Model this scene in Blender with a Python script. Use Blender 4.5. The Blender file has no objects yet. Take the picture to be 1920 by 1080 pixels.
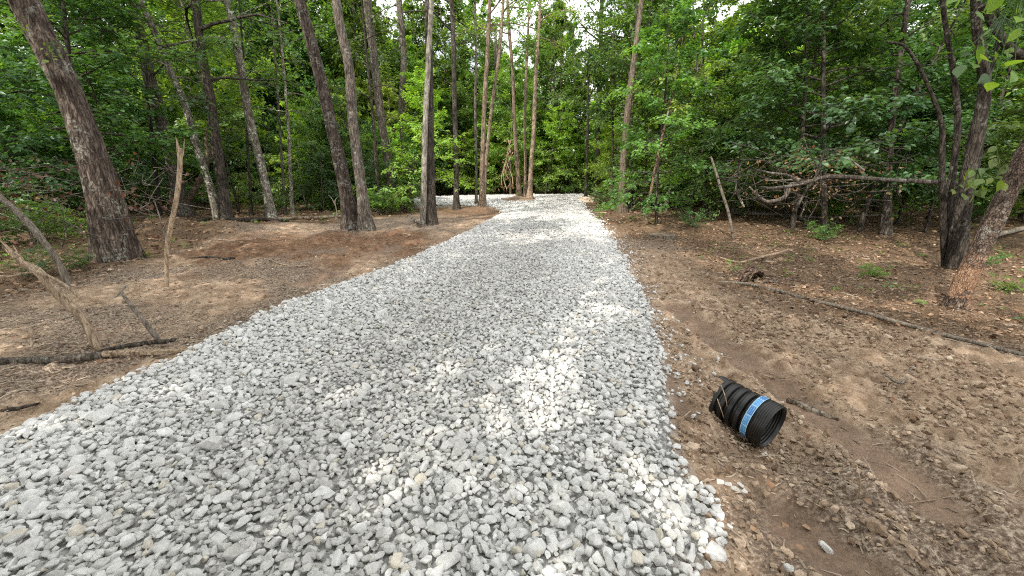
import bpy, bmesh, math, random
import numpy as np
from mathutils import Vector, Matrix

rng = np.random.default_rng(11)
random.seed(11)
sc = bpy.context.scene
COL = sc.collection
PI = math.pi

# ------------------------------------------------------------------ camera model
F_PX, PITCH, CAM_H = 740.0, math.radians(15.5), 1.6
SP, CP = math.sin(PITCH), math.cos(PITCH)

def ray(px, py):
    u, v = (px - 960) / F_PX, (py - 540) / F_PX
    return np.array([u, CP - v * SP, -SP - v * CP])

def gp0(px, py, z=0.0):
    d = ray(px, py)
    t = (z - CAM_H) / d[2]
    return np.array([d[0] * t, d[1] * t, z])

def vp(px, py, Y):
    d = ray(px, py)
    t = Y / d[1]
    return np.array([d[0] * t, Y, CAM_H + d[2] * t])

def project(P):
    P = np.asarray(P, float)
    x, y, z = P[..., 0], P[..., 1], P[..., 2] - CAM_H
    t = y * CP - z * SP
    up = y * SP + z * CP
    t = np.where(np.abs(t) < 1e-4, 1e-4, t)
    return 960 + F_PX * x / t, 540 - F_PX * up / t, t

# ------------------------------------------------------------------ noise
PERM = np.random.default_rng(3).random((256, 256))

def vnoise(x, y):
    x, y = np.asarray(x, float), np.asarray(y, float)
    xi, yi = np.floor(x).astype(int), np.floor(y).astype(int)
    fx, fy = x - xi, y - yi
    fx, fy = fx * fx * (3 - 2 * fx), fy * fy * (3 - 2 * fy)
    a = PERM[xi & 255, yi & 255]; b = PERM[(xi + 1) & 255, yi & 255]
    c = PERM[xi & 255, (yi + 1) & 255]; d = PERM[(xi + 1) & 255, (yi + 1) & 255]
    return (a + (b - a) * fx) * (1 - fy) + (c + (d - c) * fx) * fy - 0.5

def fbm(x, y, o=4, g=0.5):
    s, a, f = 0.0, 1.0, 1.0
    for i in range(o):
        s = s + a * vnoise(x * f + 17.3 * i, y * f + 9.1 * i)
        a *= g; f *= 2.03
    return s

def sstep(a, b, x):
    t = np.clip((np.asarray(x, float) - a) / (b - a), 0, 1)
    return t * t * (3 - 2 * t)

# ------------------------------------------------------------------ the drive outline
def sd_poly(px, py, poly):
    """signed distance, negative inside"""
    px, py = np.asarray(px, float).ravel(), np.asarray(py, float).ravel()
    d2 = np.full(px.shape, 1e18); ins = np.zeros(px.shape, bool)
    n = len(poly)
    for i in range(n):
        ax, ay = poly[i][:2]; bx, by = poly[(i + 1) % n][:2]
        ex, ey = bx - ax, by - ay
        t = np.clip(((px - ax) * ex + (py - ay) * ey) / (ex * ex + ey * ey + 1e-12), 0, 1)
        d2 = np.minimum(d2, (px - ax - t * ex) ** 2 + (py - ay - t * ey) ** 2)
        c = (ay > py) != (by > py)
        with np.errstate(divide='ignore', invalid='ignore'):
            xx = (bx - ax) * (py - ay) / (by - ay + 1e-15) + ax
        ins ^= c & (px < xx)
    d = np.sqrt(d2)
    return np.where(ins, -d, d)

LEFT_PX = [(0, 825), (150, 757), (290, 690), (365, 655), (460, 606), (560, 562), (680, 521), (755, 491), (850, 450), (905, 422), (945, 399), (938, 392), (905, 388), (860, 385)]
RIGHT_PX = [(1098, 364), (1086, 373), (1092, 387), (1102, 402), (1122, 422), (1145, 450), (1158, 480), (1176, 520), (1197, 560), (1214, 600), (1228, 640), (1228, 700), (1238, 760), (1238, 820), (1262, 880), (1300, 935), (1310, 985), (1285, 1030), (1250, 1080)]
poly = [(-4.6, -12.0), (-3.7, -2.0)]
poly += [tuple(gp0(*p)[:2]) for p in LEFT_PX]
poly += [(-5.6, 24.9), (-7.3, 27.5), (-8.2, 31), (-7.6, 35), (-5.2, 38.4), (-1, 40.5), (5.0, 41.5)]
poly += [tuple(gp0(*p)[:2]) for p in RIGHT_PX]
poly += [(0.45, 0.2), (0.35, -2.0), (-0.3, -12.0)]
c0 = gp0(978, 376)
ISLAND = [(c0[0] + 1.75 * math.cos(a) * (1 + .15 * math.sin(3 * a)) - .3, c0[1] + 2.9 * math.sin(a)) for a in np.linspace(0, 2 * PI, 18)[:-1]]

def drive_sd(x, y):
    s = np.asarray(x, float).shape
    d = np.maximum(sd_poly(x, y, poly), -sd_poly(x, y, ISLAND))
    return d.reshape(s)

def seg_dist(x, y, a, b):
    ex, ey = b[0] - a[0], b[1] - a[1]
    t = np.clip(((x - a[0]) * ex + (y - a[1]) * ey) / (ex * ex + ey * ey), 0, 1)
    return np.hypot(x - a[0] - t * ex, y - a[1] - t * ey), t

RUTS = [(gp0(1270, 560), gp0(1480, 700), .22, .045), (gp0(1480, 700), gp0(1760, 900), .2, .035), (gp0(1225, 640), gp0(1275, 760), .16, .03),
        (gp0(470, 480), gp0(690, 455), .55, .06), (gp0(560, 520), gp0(760, 455), .3, .05), (gp0(1500, 960), gp0(1640, 1060), .2, .03)]

def fields(x, y):
    sd = drive_sd(x, y)
    n = fbm(x * .9, y * .9, 3)
    mud = np.zeros_like(sd); dip = np.zeros_like(sd)
    for a, b, w, dep in RUTS:
        d, t = seg_dist(x + .12 * n, y + .12 * n, a, b)
        m = 1 - sstep(w * .45, w * 1.1, d)
        mud = np.maximum(mud, m); dip += dep * m - dep * .5 * (sstep(w * .9, w * 1.2, d) - sstep(w * 1.2, w * 1.9, d))
    red = np.maximum(sstep(.05, .5, 1 - np.hypot((x + 5.0) / 4.6, (y - 10.2) / 3.6) + .5 * n), .8 * sstep(.1, .6, 1 - np.hypot((x + 1.5) / 6, (y - 24) / 8) + .4 * n))
    return sd, mud, dip, red

def forest(x, y):
    """0 on the cleared verge, 1 on the untouched forest floor"""
    n = fbm(x * .5, y * .5, 3)
    r = sstep(-.6, 1.2, x - (3.4 + .0 * y) - .10 * np.maximum(0, 9 - y) * 0 + n * 1.6 - np.where(y < 5.2, (5.2 - y) * 1.1, 0) - np.where(y > 14, -1.5, 0))
    l = sstep(-.5, 1.2, -x - 6.9 + np.clip((y - 13) * .55, 0, 3.5) - np.clip(y - 6, 0, 5) * .25 + n * 1.6)
    f = sstep(28, 31, y) * sstep(.8, 2, drive_sd(x, y))
    return np.maximum(np.maximum(r, l), f)

def ground_h(x, y, detail=True):
    x, y = np.asarray(x, float), np.asarray(y, float)
    sd, mud, dip, red = fields(x, y)
    g = 1 - sstep(-.05, .42, sd)                     # the raised bed of stone
    base = -.11 + .05 * fbm(x * .35, y * .35, 3) + .16 * sstep(3, 9, np.abs(x - .1 * y)) * fbm(x * .22 + 5, y * .22, 2)
    mound = .34 * np.exp(-(((x + 9.2) / 1.6) ** 2 + ((y - 12.6) / .8) ** 2)) + .42 * np.exp(-(((x - c0[0] + .3) / 1.3) ** 2 + ((y - c0[1]) / 2.2) ** 2)) + .22 * np.exp(-(((x + 2.6) / 1.5) ** 2 + ((y - 22.6) / 1.0) ** 2)) + .16 * np.exp(-(((x - 4.0) / 1.2) ** 2 + ((y - 14.5) / 1.2) ** 2))
    h = base * (1 - g) + g * (.0 + .012 * fbm(x * .8, y * .8, 2)) + mound
    lft = sstep(1.5, 3.0, -x) * sstep(5.5, 8, y) * (1 - sstep(17, 20, y))
    h = h + (1 - g) * lft * (.19 * fbm(x * .9 + 2, y * 1.9, 4) + .10 * np.maximum(0, fbm(x * 2.6, y * 3.6, 2)))
    for mx_, my_, ma, mr1, mr2 in MOUNDS: h = h + (1 - g) * ma * np.exp(-(((x - mx_) / mr1) ** 2 + ((y - my_) / mr2) ** 2)) * (1 + .5 * fbm(x * 3, y * 3, 3))
    h = h - dip * (1 - g)
    pd = np.hypot(x - PIPE_XY[0], y - PIPE_XY[1])
    h = h - .085 * (1 - sstep(.16, .42, pd))
    if detail:
        rough = (1 - g) * (1 - .8 * mud) * (.25 + .75 * sstep(.15, .4, pd))
        near = 1 - sstep(14, 26, np.hypot(x, y))
        lum = fbm(x * 5.5, y * 5.5, 4, .6)
        rgh = np.where(x > 0, 1.0, .8)
        h = h + rough * near * rgh * (.075 * lum + .075 * np.maximum(0, fbm(x * 11, y * 11, 3, .65)) + .035 * fbm(x * 2.2, y * 2.2, 2))
        h = h + (1 - g) * mud * .006 * np.sin((x * .8 + y * .6) * 60) * near
    h = h + .012 * (np.hypot(x, y) > 60) * (np.hypot(x, y) - 60) * 0
    return h

PIPE_C = gp0(1436, 836, -.1)[:2] + np.array([.100, .105])
PIPE_XY = PIPE_C + np.array([.03, -.03])

MOUNDS = [(*gp0(p_, q_)[:2], a_, r1, r2) for p_, q_, a_, r1, r2 in ((640, 448, .24, 1.3, .35), (300, 430, .34, 1.3, .6), (420, 455, .2, 1.0, .4), (560, 425, .26, 1.4, .5), (745, 432, .16, .9, .5), (1290, 425, .2, 1.0, .6), (1180, 415, .14, .7, .6), (1400, 470, .1, .7, .4), (1250, 480, .08, .6, .5))]

def H1(x, y):
    return float(ground_h(np.array([x]), np.array([y]))[0])

def gp(px, py, lift=0.0):
    z = 0.0
    for _ in range(6):
        p = gp0(px, py, z + lift)
        z = .5 * z + .5 * H1(p[0], p[1])
    p = gp0(px, py, z + lift)
    return p

# ------------------------------------------------------------------ mesh helpers
class MB:
    def __init__(s):
        s.V, s.L, s.C, s.T, s.M, s.n = [], [], [], [], [], 0
    def add(s, V, faces, tint=0.5, mat=0):
        V = np.asarray(V, float).reshape(-1, 3); faces = np.asarray(faces, np.int64)
        s.V.append(V); s.L.append((faces + s.n).ravel()); s.C.append(np.full(len(faces), faces.shape[1]))
        s.M.append(np.full(len(faces), mat))
        t = np.asarray(tint, float)
        s.T.append(np.full(len(V), float(t)) if t.ndim == 0 else t)
        s.n += len(V)
    def mesh(s, name, mats, smooth=False, off=None):
        me = bpy.data.meshes.new(name)
        V = np.concatenate(s.V); L = np.concatenate(s.L); C = np.concatenate(s.C); T = np.concatenate(s.T)
        if off is not None: V = V - np.asarray(off)
        me.vertices.add(len(V)); me.vertices.foreach_set('co', V.astype(np.float32).ravel())
        me.loops.add(len(L)); me.loops.foreach_set('vertex_index', L.astype(np.int32))
        me.polygons.add(len(C)); st = np.concatenate([[0], np.cumsum(C)[:-1]])
        me.polygons.foreach_set('loop_start', st.astype(np.int32))
        me.polygons.foreach_set('material_index', np.concatenate(s.M).astype(np.int32))
        me.polygons.foreach_set('use_smooth', np.full(len(C), smooth))
        a = me.attributes.new('tint', 'FLOAT', 'POINT'); a.data.foreach_set('value', T.astype(np.float32))
        me.update(calc_edges=True)
        for m in (mats if isinstance(mats, (list, tuple)) else [mats]): me.materials.append(m)
        return me

def link(name, me, parent=None, loc=None):
    o = bpy.data.objects.new(name, me); COL.objects.link(o)
    if parent is not None: o.parent = parent
    if loc is not None: o.location = loc
    return o

def tag(o, label=None, cat=None, group=None, kind=None):
    if label: o['label'] = label
    if cat: o['category'] = cat
    if group: o['group'] = group
    if kind: o['kind'] = kind
    return o

def empty(name, loc, label, cat, group=None):
    o = bpy.data.objects.new(name, None); COL.objects.link(o); o.location = loc
    o.empty_display_size = .2
    return tag(o, label, cat, group)

def smooth_path(P, R, k=4):
    """Catmull-Rom through points"""
    P = np.asarray(P, float); R = np.asarray(R, float)
    if len(P) < 3: k = max(k, 4)
    Q = np.vstack([2 * P[0] - P[1], P, 2 * P[-1] - P[-2]])
    out, rr = [], []
    for i in range(len(P) - 1):
        a, b, c, d = Q[i], Q[i + 1], Q[i + 2], Q[i + 3]
        for j in range(k):
            t = j / k
            out.append(.5 * ((2 * b) + (-a + c) * t + (2 * a - 5 * b + 4 * c - d) * t * t + (-a + 3 * b - 3 * c + d) * t ** 3))
            rr.append(R[i] * (1 - t) + R[i + 1] * t)
    out.append(P[-1]); rr.append(R[-1])
    return np.array(out), np.array(rr)

def tube(mb, P, R, sides=8, rough=0.0, tint=0.5, cap=True, seed=0, furrow=0.0, mat=0, lobes=0.0):
    P = np.asarray(P, float); R = np.asarray(R, float); n = len(P)
    T = np.gradient(P, axis=0); T /= np.linalg.norm(T, axis=1)[:, None] + 1e-9
    ref = np.array([1., 0, 0]) if abs(T[:, 0]).mean() < .7 else np.array([0, 1., 0])
    A = np.cross(T, ref); A /= np.linalg.norm(A, axis=1)[:, None] + 1e-9
    B = np.cross(T, A)
    th = np.linspace(0, 2 * PI, sides, endpoint=False)
    rad = np.repeat(R[:, None], sides, 1)
    if lobes:
        zz = np.maximum(P[:, 2] - P[0, 2] - .2, 0)[:, None]
        rad = rad * (1 + lobes * np.exp(-zz / (2.2 * R[0])) * (np.maximum(0, np.cos(th * 4 + seed + .6 * np.sin(2 * th + seed)))[None, :] ** 1.5 - .1))
    if rough or furrow:
        s = np.concatenate([[0], np.cumsum(np.linalg.norm(np.diff(P, axis=0), axis=1))])
        S, TH = np.meshgrid(s, th, indexing='ij')
        rr = max(R.mean(), .01)
        if rough:
            rad = rad * (1 + rough * 2 * fbm(np.cos(TH) * 1.3 + seed * 3.7 + S / rr * .12, np.sin(TH) * 1.3 + S / rr * .21 + seed, 3))
        if furrow:
            nz = fbm(TH / (2 * PI) * 26 + 2 * vnoise(S * 4 + seed, TH * 2), S * 3.2 + seed * 5, 2, .5)
            rad = rad - furrow * np.clip(.22 - np.abs(nz), 0, .22) / .22
    V = P[:, None, :] + rad[..., None] * (np.cos(th)[None, :, None] * A[:, None, :] + np.sin(th)[None, :, None] * B[:, None, :])
    i = np.arange(n - 1)[:, None] * sides; j = np.arange(sides)[None, :]; k = (j + 1) % sides
    faces = np.stack([i + j, i + k, i + sides + k, i + sides + j], -1).reshape(-1, 4)
    mb.add(V.reshape(-1, 3), faces, tint, mat)
    if cap and sides >= 4:
        c = P[-1] + T[-1] * R[-1] * .15
        mb.add(np.vstack([V[-1], c]), [(a, (a + 1) % sides, sides) for a in range(sides)], tint, mat)
        c = P[0] - T[0] * R[0] * .05
        mb.add(np.vstack([V[0], c]), [((a + 1) % sides, a, sides) for a in range(sides)], tint, mat)

LEAF6 = np.array([(0, 0, 0), (.34, .27, .07), (.70, .22, .05), (1, 0, -.08), (.70, -.22, .05), (.34, -.27, .07)])
LEAF6_F = [(0, 3, 2, 1), (0, 5, 4, 3)]
LEAFB = np.array([(0, 0, 0), (.10, .14, .03), (.28, .27, .06), (.50, .30, .05), (.74, .20, .03), (.90, .08, -.03), (1.04, 0, -.08), (.90, -.08, -.03), (.74, -.20, .03), (.50, -.30, .05), (.28, -.27, .06), (.10, -.14, .03), (.30, 0, .0), (.62, 0, -.02)])
LEAFB_F = [(0, 12, 2), (0, 2, 1), (12, 3, 2), (12, 13, 3), (13, 4, 3), (13, 5, 4), (13, 6, 5), (0, 10, 12), (0, 11, 10), (12, 10, 9), (12, 9, 13), (13, 9, 8), (13, 8, 7), (13, 7, 6)]
LEAF4 = np.array([(0, 0, 0), (.45, .31, .06), (1, 0, -.06), (.45, -.31, .06)])
LEAF4_F = [(0, 2, 1), (0, 3, 2)]

def leaves(mb, P, D, N, S, tint, fine=False, width=1.0, mat=0):
    n = len(P)
    if n == 0: return
    T, Fc = (LEAFB, LEAFB_F) if fine == 2 else (LEAF6, LEAF6_F) if fine else (LEAF4, LEAF4_F)
    D = D / (np.linalg.norm(D, axis=1)[:, None] + 1e-9)
    B = np.cross(N, D); B /= np.linalg.norm(B, axis=1)[:, None] + 1e-9
    N = np.cross(D, B)
    V = P[:, None, :] + S[:, None, None] * (T[None, :, 0, None] * D[:, None, :] + width * T[None, :, 1, None] * B[:, None, :] + T[None, :, 2, None] * N[:, None, :])
    k = len(T); off = (np.arange(n) * k)[:, None, None]
    mb.add(V.reshape(-1, 3), (np.array(Fc)[None] + off).reshape(-1, len(Fc[0])), np.repeat(tint, k), mat)

def unit(v):
    return v / (np.linalg.norm(v) + 1e-9)

# ------------------------------------------------------------------ sun (needed for thinning crowns)
SUN_EL, SUN_AZ = math.radians(41), math.atan2(-.80, -.60)     # direction TO the sun, in the xy plane
SUN = np.array([math.cos(SUN_EL) * math.cos(SUN_AZ), math.cos(SUN_EL) * math.sin(SUN_AZ), math.sin(SUN_EL)])

SHX, SHY = SUN[0] / SUN[2], SUN[1] / SUN[2]
def down(p):
    """where the shadow of a point falls on the ground"""
    return np.array([p[0] - SHX * p[2], p[1] - SHY * p[2]])
GAPS = []      # openings cut into the crowns to place sun patches: (a, b, radius, share of leaves missing there), on the ground along the sun's rays
def gap(a, b, r, s=1.0): GAPS.append((np.asarray(a, float)[:2], np.asarray(b, float)[:2], r, s))
for q in ([(975, 800), (1010, 720), .26, .85], [(1010, 720), (1085, 620), .33, .85], [(1085, 620), (1150, 500), .42, .85], [(1150, 500), (1125, 440), .5, .8], [(1125, 440), (1090, 405), .6, .9],
          [(1400, 520), (1660, 555), .55, .95], [(1660, 555), (1900, 600), .5, .95], [(1290, 470), (1340, 490), .5, .95], [(1250, 560), (1290, 620), .3, .7],
          [(450, 545), (560, 515), .22, .9], [(560, 515), (700, 470), .2, .8], [(590, 420), (720, 405), .4, .8], [(150, 800), (420, 690), .3, .6], [(700, 900), (760, 1000), .25, .5], [(1500, 700), (1750, 800), .5, .55], [(1300, 900), (1500, 1000), .4, .45]):
    gap(gp0(*q[0]), gp0(*q[1]), q[2], q[3])
gap((-.5, 22), (3, 34), 4.5, .75); gap((-8, 32), (3, 38), 4, .7)
ob = gp0(222, 487); gap(down([ob[0] - .3, ob[1], 1.6]), down([ob[0] - 1.7, ob[1], 6]), .55, .97)
rb = gp0(1792, 574); gap(rb, down([rb[0] + .4, rb[1], 1.2]), .45, .97)
gap((9.0, 21), (11, 26), 2.6, .9); gap((5.5, 18), (8, 21), 1.6, .8); gap((-4, 19), (-2, 24), 1.6, .7)
def sun_keep(org):
    org = np.asarray(org, float)
    def f(lp):
        P = lp + org
        x, y = P[:, 0] - SHX * P[:, 2], P[:, 1] - SHY * P[:, 2]
        k = np.ones(len(P), bool)
        w = .12 * fbm(x * 1.5, y * 1.5, 3)
        for a, b, r, sh in GAPS:
            d, _ = seg_dist(x, y, a, b)
            k &= ~((d < r * (.85 + 1.6 * w)) & (rng.random(len(P)) < sh) & (P[:, 2] > 3.2))
        return k
    return f

# ------------------------------------------------------------------ tree builder
def crown_on_path(tm, cm, P, R, z0, z1, nb, blen, elev, twig_n, lpt, lsize, R_, fine=False, prof=None, flat=.35, sag=.25, tw=.34, bare=.25, twigs_mesh=True, keep=None, tint_c=None):
    """branches on trunk path P between heights z0..z1: tubes to tm, leaf faces to cm"""
    az = R_.random() * 6.28
    for b in range(nb):
        f = (b + R_.random() * .8) / nb
        z = z0 + (z1 - z0) * f
        i = int(np.clip(np.searchsorted(P[:, 2], z), 1, len(P) - 1))
        a, c = P[i - 1], P[i]
        t = np.clip((z - a[2]) / (c[2] - a[2] + 1e-9), 0, 1)
        p0 = a + (c - a) * t; r0 = R[i]
        az += 2.4 + R_.normal() * .5
        pf = prof(f) if prof else 1.0
        L = blen * pf * (.65 + .6 * R_.random())
        e = elev * (.7 + .6 * R_.random()) + .5 * f
        d = np.array([math.cos(az) * math.cos(e), math.sin(az) * math.cos(e), math.sin(e)])
        k = 6
        pts = [p0]; dd = d.copy()
        for s in range(1, k + 1):
            dd = unit(dd + R_.normal(size=3) * .12 + np.array([0, 0, -sag * .25]))
            pts.append(pts[-1] + dd * L / k)
        pts = np.array(pts)
        rb = min(r0 * .55, .012 + .014 * L)
        tube(tm, pts, np.linspace(rb, rb * .25, k + 1), 5, cap=False, tint=.4)
        ct = R_.random() if tint_c is None else tint_c + .3 * R_.random()
        for q in range(twig_n):
            s = bare + (1 - bare) * (q + R_.random()) / twig_n
            x = s * k; i0 = min(int(x), k - 1)
            q0 = pts[i0] + (pts[i0 + 1] - pts[i0]) * (x - i0)
            bd = unit(pts[i0 + 1] - pts[i0])
            side = unit(np.cross(bd, [0, 0, 1])) * (1 if q % 2 else -1)
            td = unit(bd * (.35 + .5 * R_.random()) + side * (.9 - .5 * (q == twig_n - 1)) + np.array([0, 0, R_.normal() * flat]))
            tl = L * tw * (1.15 - .5 * s) * (.6 + .8 * R_.random())
            if twigs_mesh and (keep is None or keep((q0 + td * tl * .5)[None])[0]):
                tube(tm, [q0, q0 + td * tl * .55 + [0, 0, .02], q0 + td * tl * .95], [rb * .3, rb * .2, rb * .08], 3, cap=False, tint=.4)
            u = np.sort(R_.random(lpt)) ** .8
            lp = q0 + td * (u * tl)[:, None] + np.stack([R_.normal(0, .05 * tl + .02, lpt), R_.normal(0, .05 * tl + .02, lpt), R_.normal(-.03 * tl, .03 * tl + .25 * lsize, lpt)], 1)
            sd_ = unit(np.cross(td, [0, 0, 1]))
            sg = np.where(np.arange(lpt) % 2, 1, -1)[:, None]
            D = td * (.6 + .3 * R_.random((lpt, 1))) + sd_ * sg * (.9 * R_.random((lpt, 1)) + .25) + np.stack([R_.normal(0, .2, lpt), R_.normal(0, .2, lpt), R_.normal(-.22, .25, lpt)], 1)
            N = np.stack([R_.normal(0, .5, lpt), R_.normal(0, .5, lpt), np.ones(lpt)], 1) + .45 * np.array([d[0], d[1], 0])
            S = lsize * (.6 + .7 * R_.random(lpt))
            tt = np.clip(.5 * ct + .35 * R_.random(lpt) + .15 * R_.random(), 0, 1)
            if keep is not None:
                kk = keep(lp)
                lp, D, N, S, tt = lp[kk], D[kk], N[kk], S[kk], tt[kk]
            leaves(cm, lp, D, N, S, tt, fine)

def trunk_path(h, r, R_, lean=.06, wob=.04, n=14):
    z = np.linspace(0, h, n)
    ax, ay = R_.normal(0, lean), R_.normal(0, lean)
    ph = R_.random(2) * 6.28
    x = ax * z + wob * h * .35 * (np.sin(z / h * 4 + ph[0]) - math.sin(ph[0]))
    y = ay * z + wob * h * .35 * (np.sin(z / h * 3.3 + ph[1]) - math.sin(ph[1]))
    P = np.stack([x, y, z], 1)
    rr = r * (1 - .8 * (z / h) ** 1.1); rr[0] *= 1.35
    P[0, 2] = -.25
    return P, rr

# ------------------------------------------------------------------ materials
def new_mat(name):
    m = bpy.data.materials.new(name); m.use_nodes = True
    nt = m.node_tree; nt.nodes.clear()
    return m, nt, nt.nodes, nt.links

def node(ns, typ, **kw):
    n = ns.new(typ)
    for k, v in kw.items():
        if k.startswith('i_'):
            n.inputs[k[2:].replace('_', ' ')].default_value = v
        else: setattr(n, k, v)
    return n

def ramp(ns, stops):
    r = ns.new('ShaderNodeValToRGB'); e = r.color_ramp.elements
    while len(e) < len(stops): e.new(.5)
    for i, (p, c) in enumerate(stops):
        e[i].position = p; e[i].color = (*c, 1)
    return r

def mixrgb(ns, ln, a, b, fac, mode='MIX'):
    m = ns.new('ShaderNodeMix'); m.data_type = 'RGBA'; m.blend_type = mode
    for s, v in ((m.inputs[6], a), (m.inputs[7], b), (m.inputs[0], fac)):
        if hasattr(v, 'is_output') or isinstance(v, bpy.types.NodeSocket): ln.new(v, s)
        elif isinstance(v, tuple): s.default_value = (*v, 1)
        else: s.default_value = v
    return m.outputs[2]

def noise_tex(ns, ln, vec, scale, detail=4, rough=.55):
    n = ns.new('ShaderNodeTexNoise'); n.inputs['Scale'].default_value = scale; n.inputs['Detail'].default_value = detail
    n.inputs['Roughness'].default_value = rough
    if vec is not None: ln.new(vec, n.inputs['Vector'])
    return n

def bsdf(ns, ln, col, rough=.8, spec=.3, normal=None):
    b = ns.new('ShaderNodeBsdfPrincipled'); b.inputs['Roughness'].default_value = rough
    b.inputs['Specular IOR Level'].default_value = spec
    if isinstance(col, tuple): b.inputs['Base Color'].default_value = (*col, 1)
    else: ln.new(col, b.inputs['Base Color'])
    if normal is not None: ln.new(normal, b.inputs['Normal'])
    o = ns.new('ShaderNodeOutputMaterial'); ln.new(b.outputs[0], o.inputs[0])
    return b

def bump(ns, ln, h, strength=.5, dist=.02):
    b = ns.new('ShaderNodeBump'); b.inputs['Strength'].default_value = strength; b.inputs['Distance'].default_value = dist
    ln.new(h, b.inputs['Height'])
    return b.outputs[0]

def bark_mat(name, dark, light, lichen=.25, lich_col=(.42, .43, .38), sx=14, sz=2.2, bstr=.9, scrape=None, crack=.8):
    m, nt, ns, ln = new_mat(name)
    tc = ns.new('ShaderNodeTexCoord'); mp = ns.new('ShaderNodeMapping'); ln.new(tc.outputs['Object'], mp.inputs[0])
    mp.inputs['Scale'].default_value = (sx, sx, sz)
    n1 = noise_tex(ns, ln, mp.outputs[0], 1.6, 5, .65)
    n2 = noise_tex(ns, ln, tc.outputs['Object'], 2.3, 4, .6)
    n3 = noise_tex(ns, ln, tc.outputs['Object'], 16, 3, .6)
    oi = ns.new('ShaderNodeObjectInfo')
    r = ramp(ns, [(.30, tuple(c * .35 for c in dark)), (.46, dark), (.66, light)]); ln.new(n1.outputs[0], r.inputs[0])
    lm = ns.new('ShaderNodeMath'); lm.operation = 'MULTIPLY'
    r2 = ramp(ns, [(.50, (0, 0, 0)), (.60, (1, 1, 1))]); ln.new(n2.outputs[0], r2.inputs[0])
    r3 = ramp(ns, [(.50, (0, 0, 0)), (.58, (1, 1, 1))]); ln.new(n3.outputs[0], r3.inputs[0])
    ln.new(r2.outputs[0], lm.inputs[0]); ln.new(r3.outputs[0], lm.inputs[1])
    lm2 = ns.new('ShaderNodeMath'); lm2.operation = 'MULTIPLY'; ln.new(lm.outputs[0], lm2.inputs[0]); lm2.inputs[1].default_value = lichen * 2.2
    lm2.use_clamp = True
    mpv = ns.new('ShaderNodeMapping'); ln.new(tc.outputs['Object'], mpv.inputs[0]); mpv.inputs['Scale'].default_value = (sx * 1.9, sx * 1.9, sz * 2.6)
    wv = mixrgb(ns, ln, mpv.outputs[0], n3.outputs['Color'], .12, 'ADD')
    vo = ns.new('ShaderNodeTexVoronoi'); vo.feature = 'DISTANCE_TO_EDGE'; vo.inputs['Scale'].default_value = 1.0; ln.new(wv, vo.inputs['Vector'])
    rv = ramp(ns, [(0, (.42, .40, .38)), (.16, (1, 1, 1))]); ln.new(vo.outputs['Distance'], rv.inputs[0])
    cr = mixrgb(ns, ln, r.outputs[0], rv.outputs[0], crack, 'MULTIPLY')
    hb = ns.new('ShaderNodeMath'); hb.operation = 'MULTIPLY_ADD'; ln.new(rv.outputs[0], hb.inputs[0]); hb.inputs[1].default_value = .6; ln.new(n1.outputs[0], hb.inputs[2])
    c = mixrgb(ns, ln, cr, lich_col, lm2.outputs[0])
    if scrape:
        sx_ = ns.new('ShaderNodeSeparateXYZ'); ln.new(tc.outputs['Object'], sx_.inputs[0])
        ws = noise_tex(ns, ln, tc.outputs['Object'], 6, 5, .65)
        a_ = ns.new('ShaderNodeMath'); a_.operation = 'MULTIPLY_ADD'; ln.new(ws.outputs[0], a_.inputs[0]); a_.inputs[1].default_value = 1.5; ln.new(sx_.outputs[2], a_.inputs[2])
        rs = ramp(ns, [(0, (0, 0, 0)), (.08, (.8, .8, .8)), (.55, (.75, .75, .75)), (.74, (.2, .2, .2)), (1, (0, 0, 0))])
        mr_ = ns.new('ShaderNodeMapRange'); ln.new(a_.outputs[0], mr_.inputs[0]); mr_.inputs[1].default_value = .80; mr_.inputs[2].default_value = 1.62
        ln.new(mr_.outputs[0], rs.inputs[0])
        ro = ramp(ns, [(.3, (.20, .115, .070)), (.5, (.42, .245, .15)), (.7, (.58, .41, .29))]); ln.new(n1.outputs[0], ro.inputs[0])
        c = mixrgb(ns, ln, c, ro.outputs[0], rs.outputs[0])
    v = ns.new('ShaderNodeMapRange'); ln.new(oi.outputs['Random'], v.inputs[0]); v.inputs[3].default_value = .75; v.inputs[4].default_value = 1.2
    hs = ns.new('ShaderNodeHueSaturation'); ln.new(c, hs.inputs['Color']); ln.new(v.outputs[0], hs.inputs['Value'])
    nb = bump(ns, ln, hb.outputs[0], bstr, .03)
    bsdf(ns, ln, hs.outputs[0], .9, .2, nb)
    return m

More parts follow.
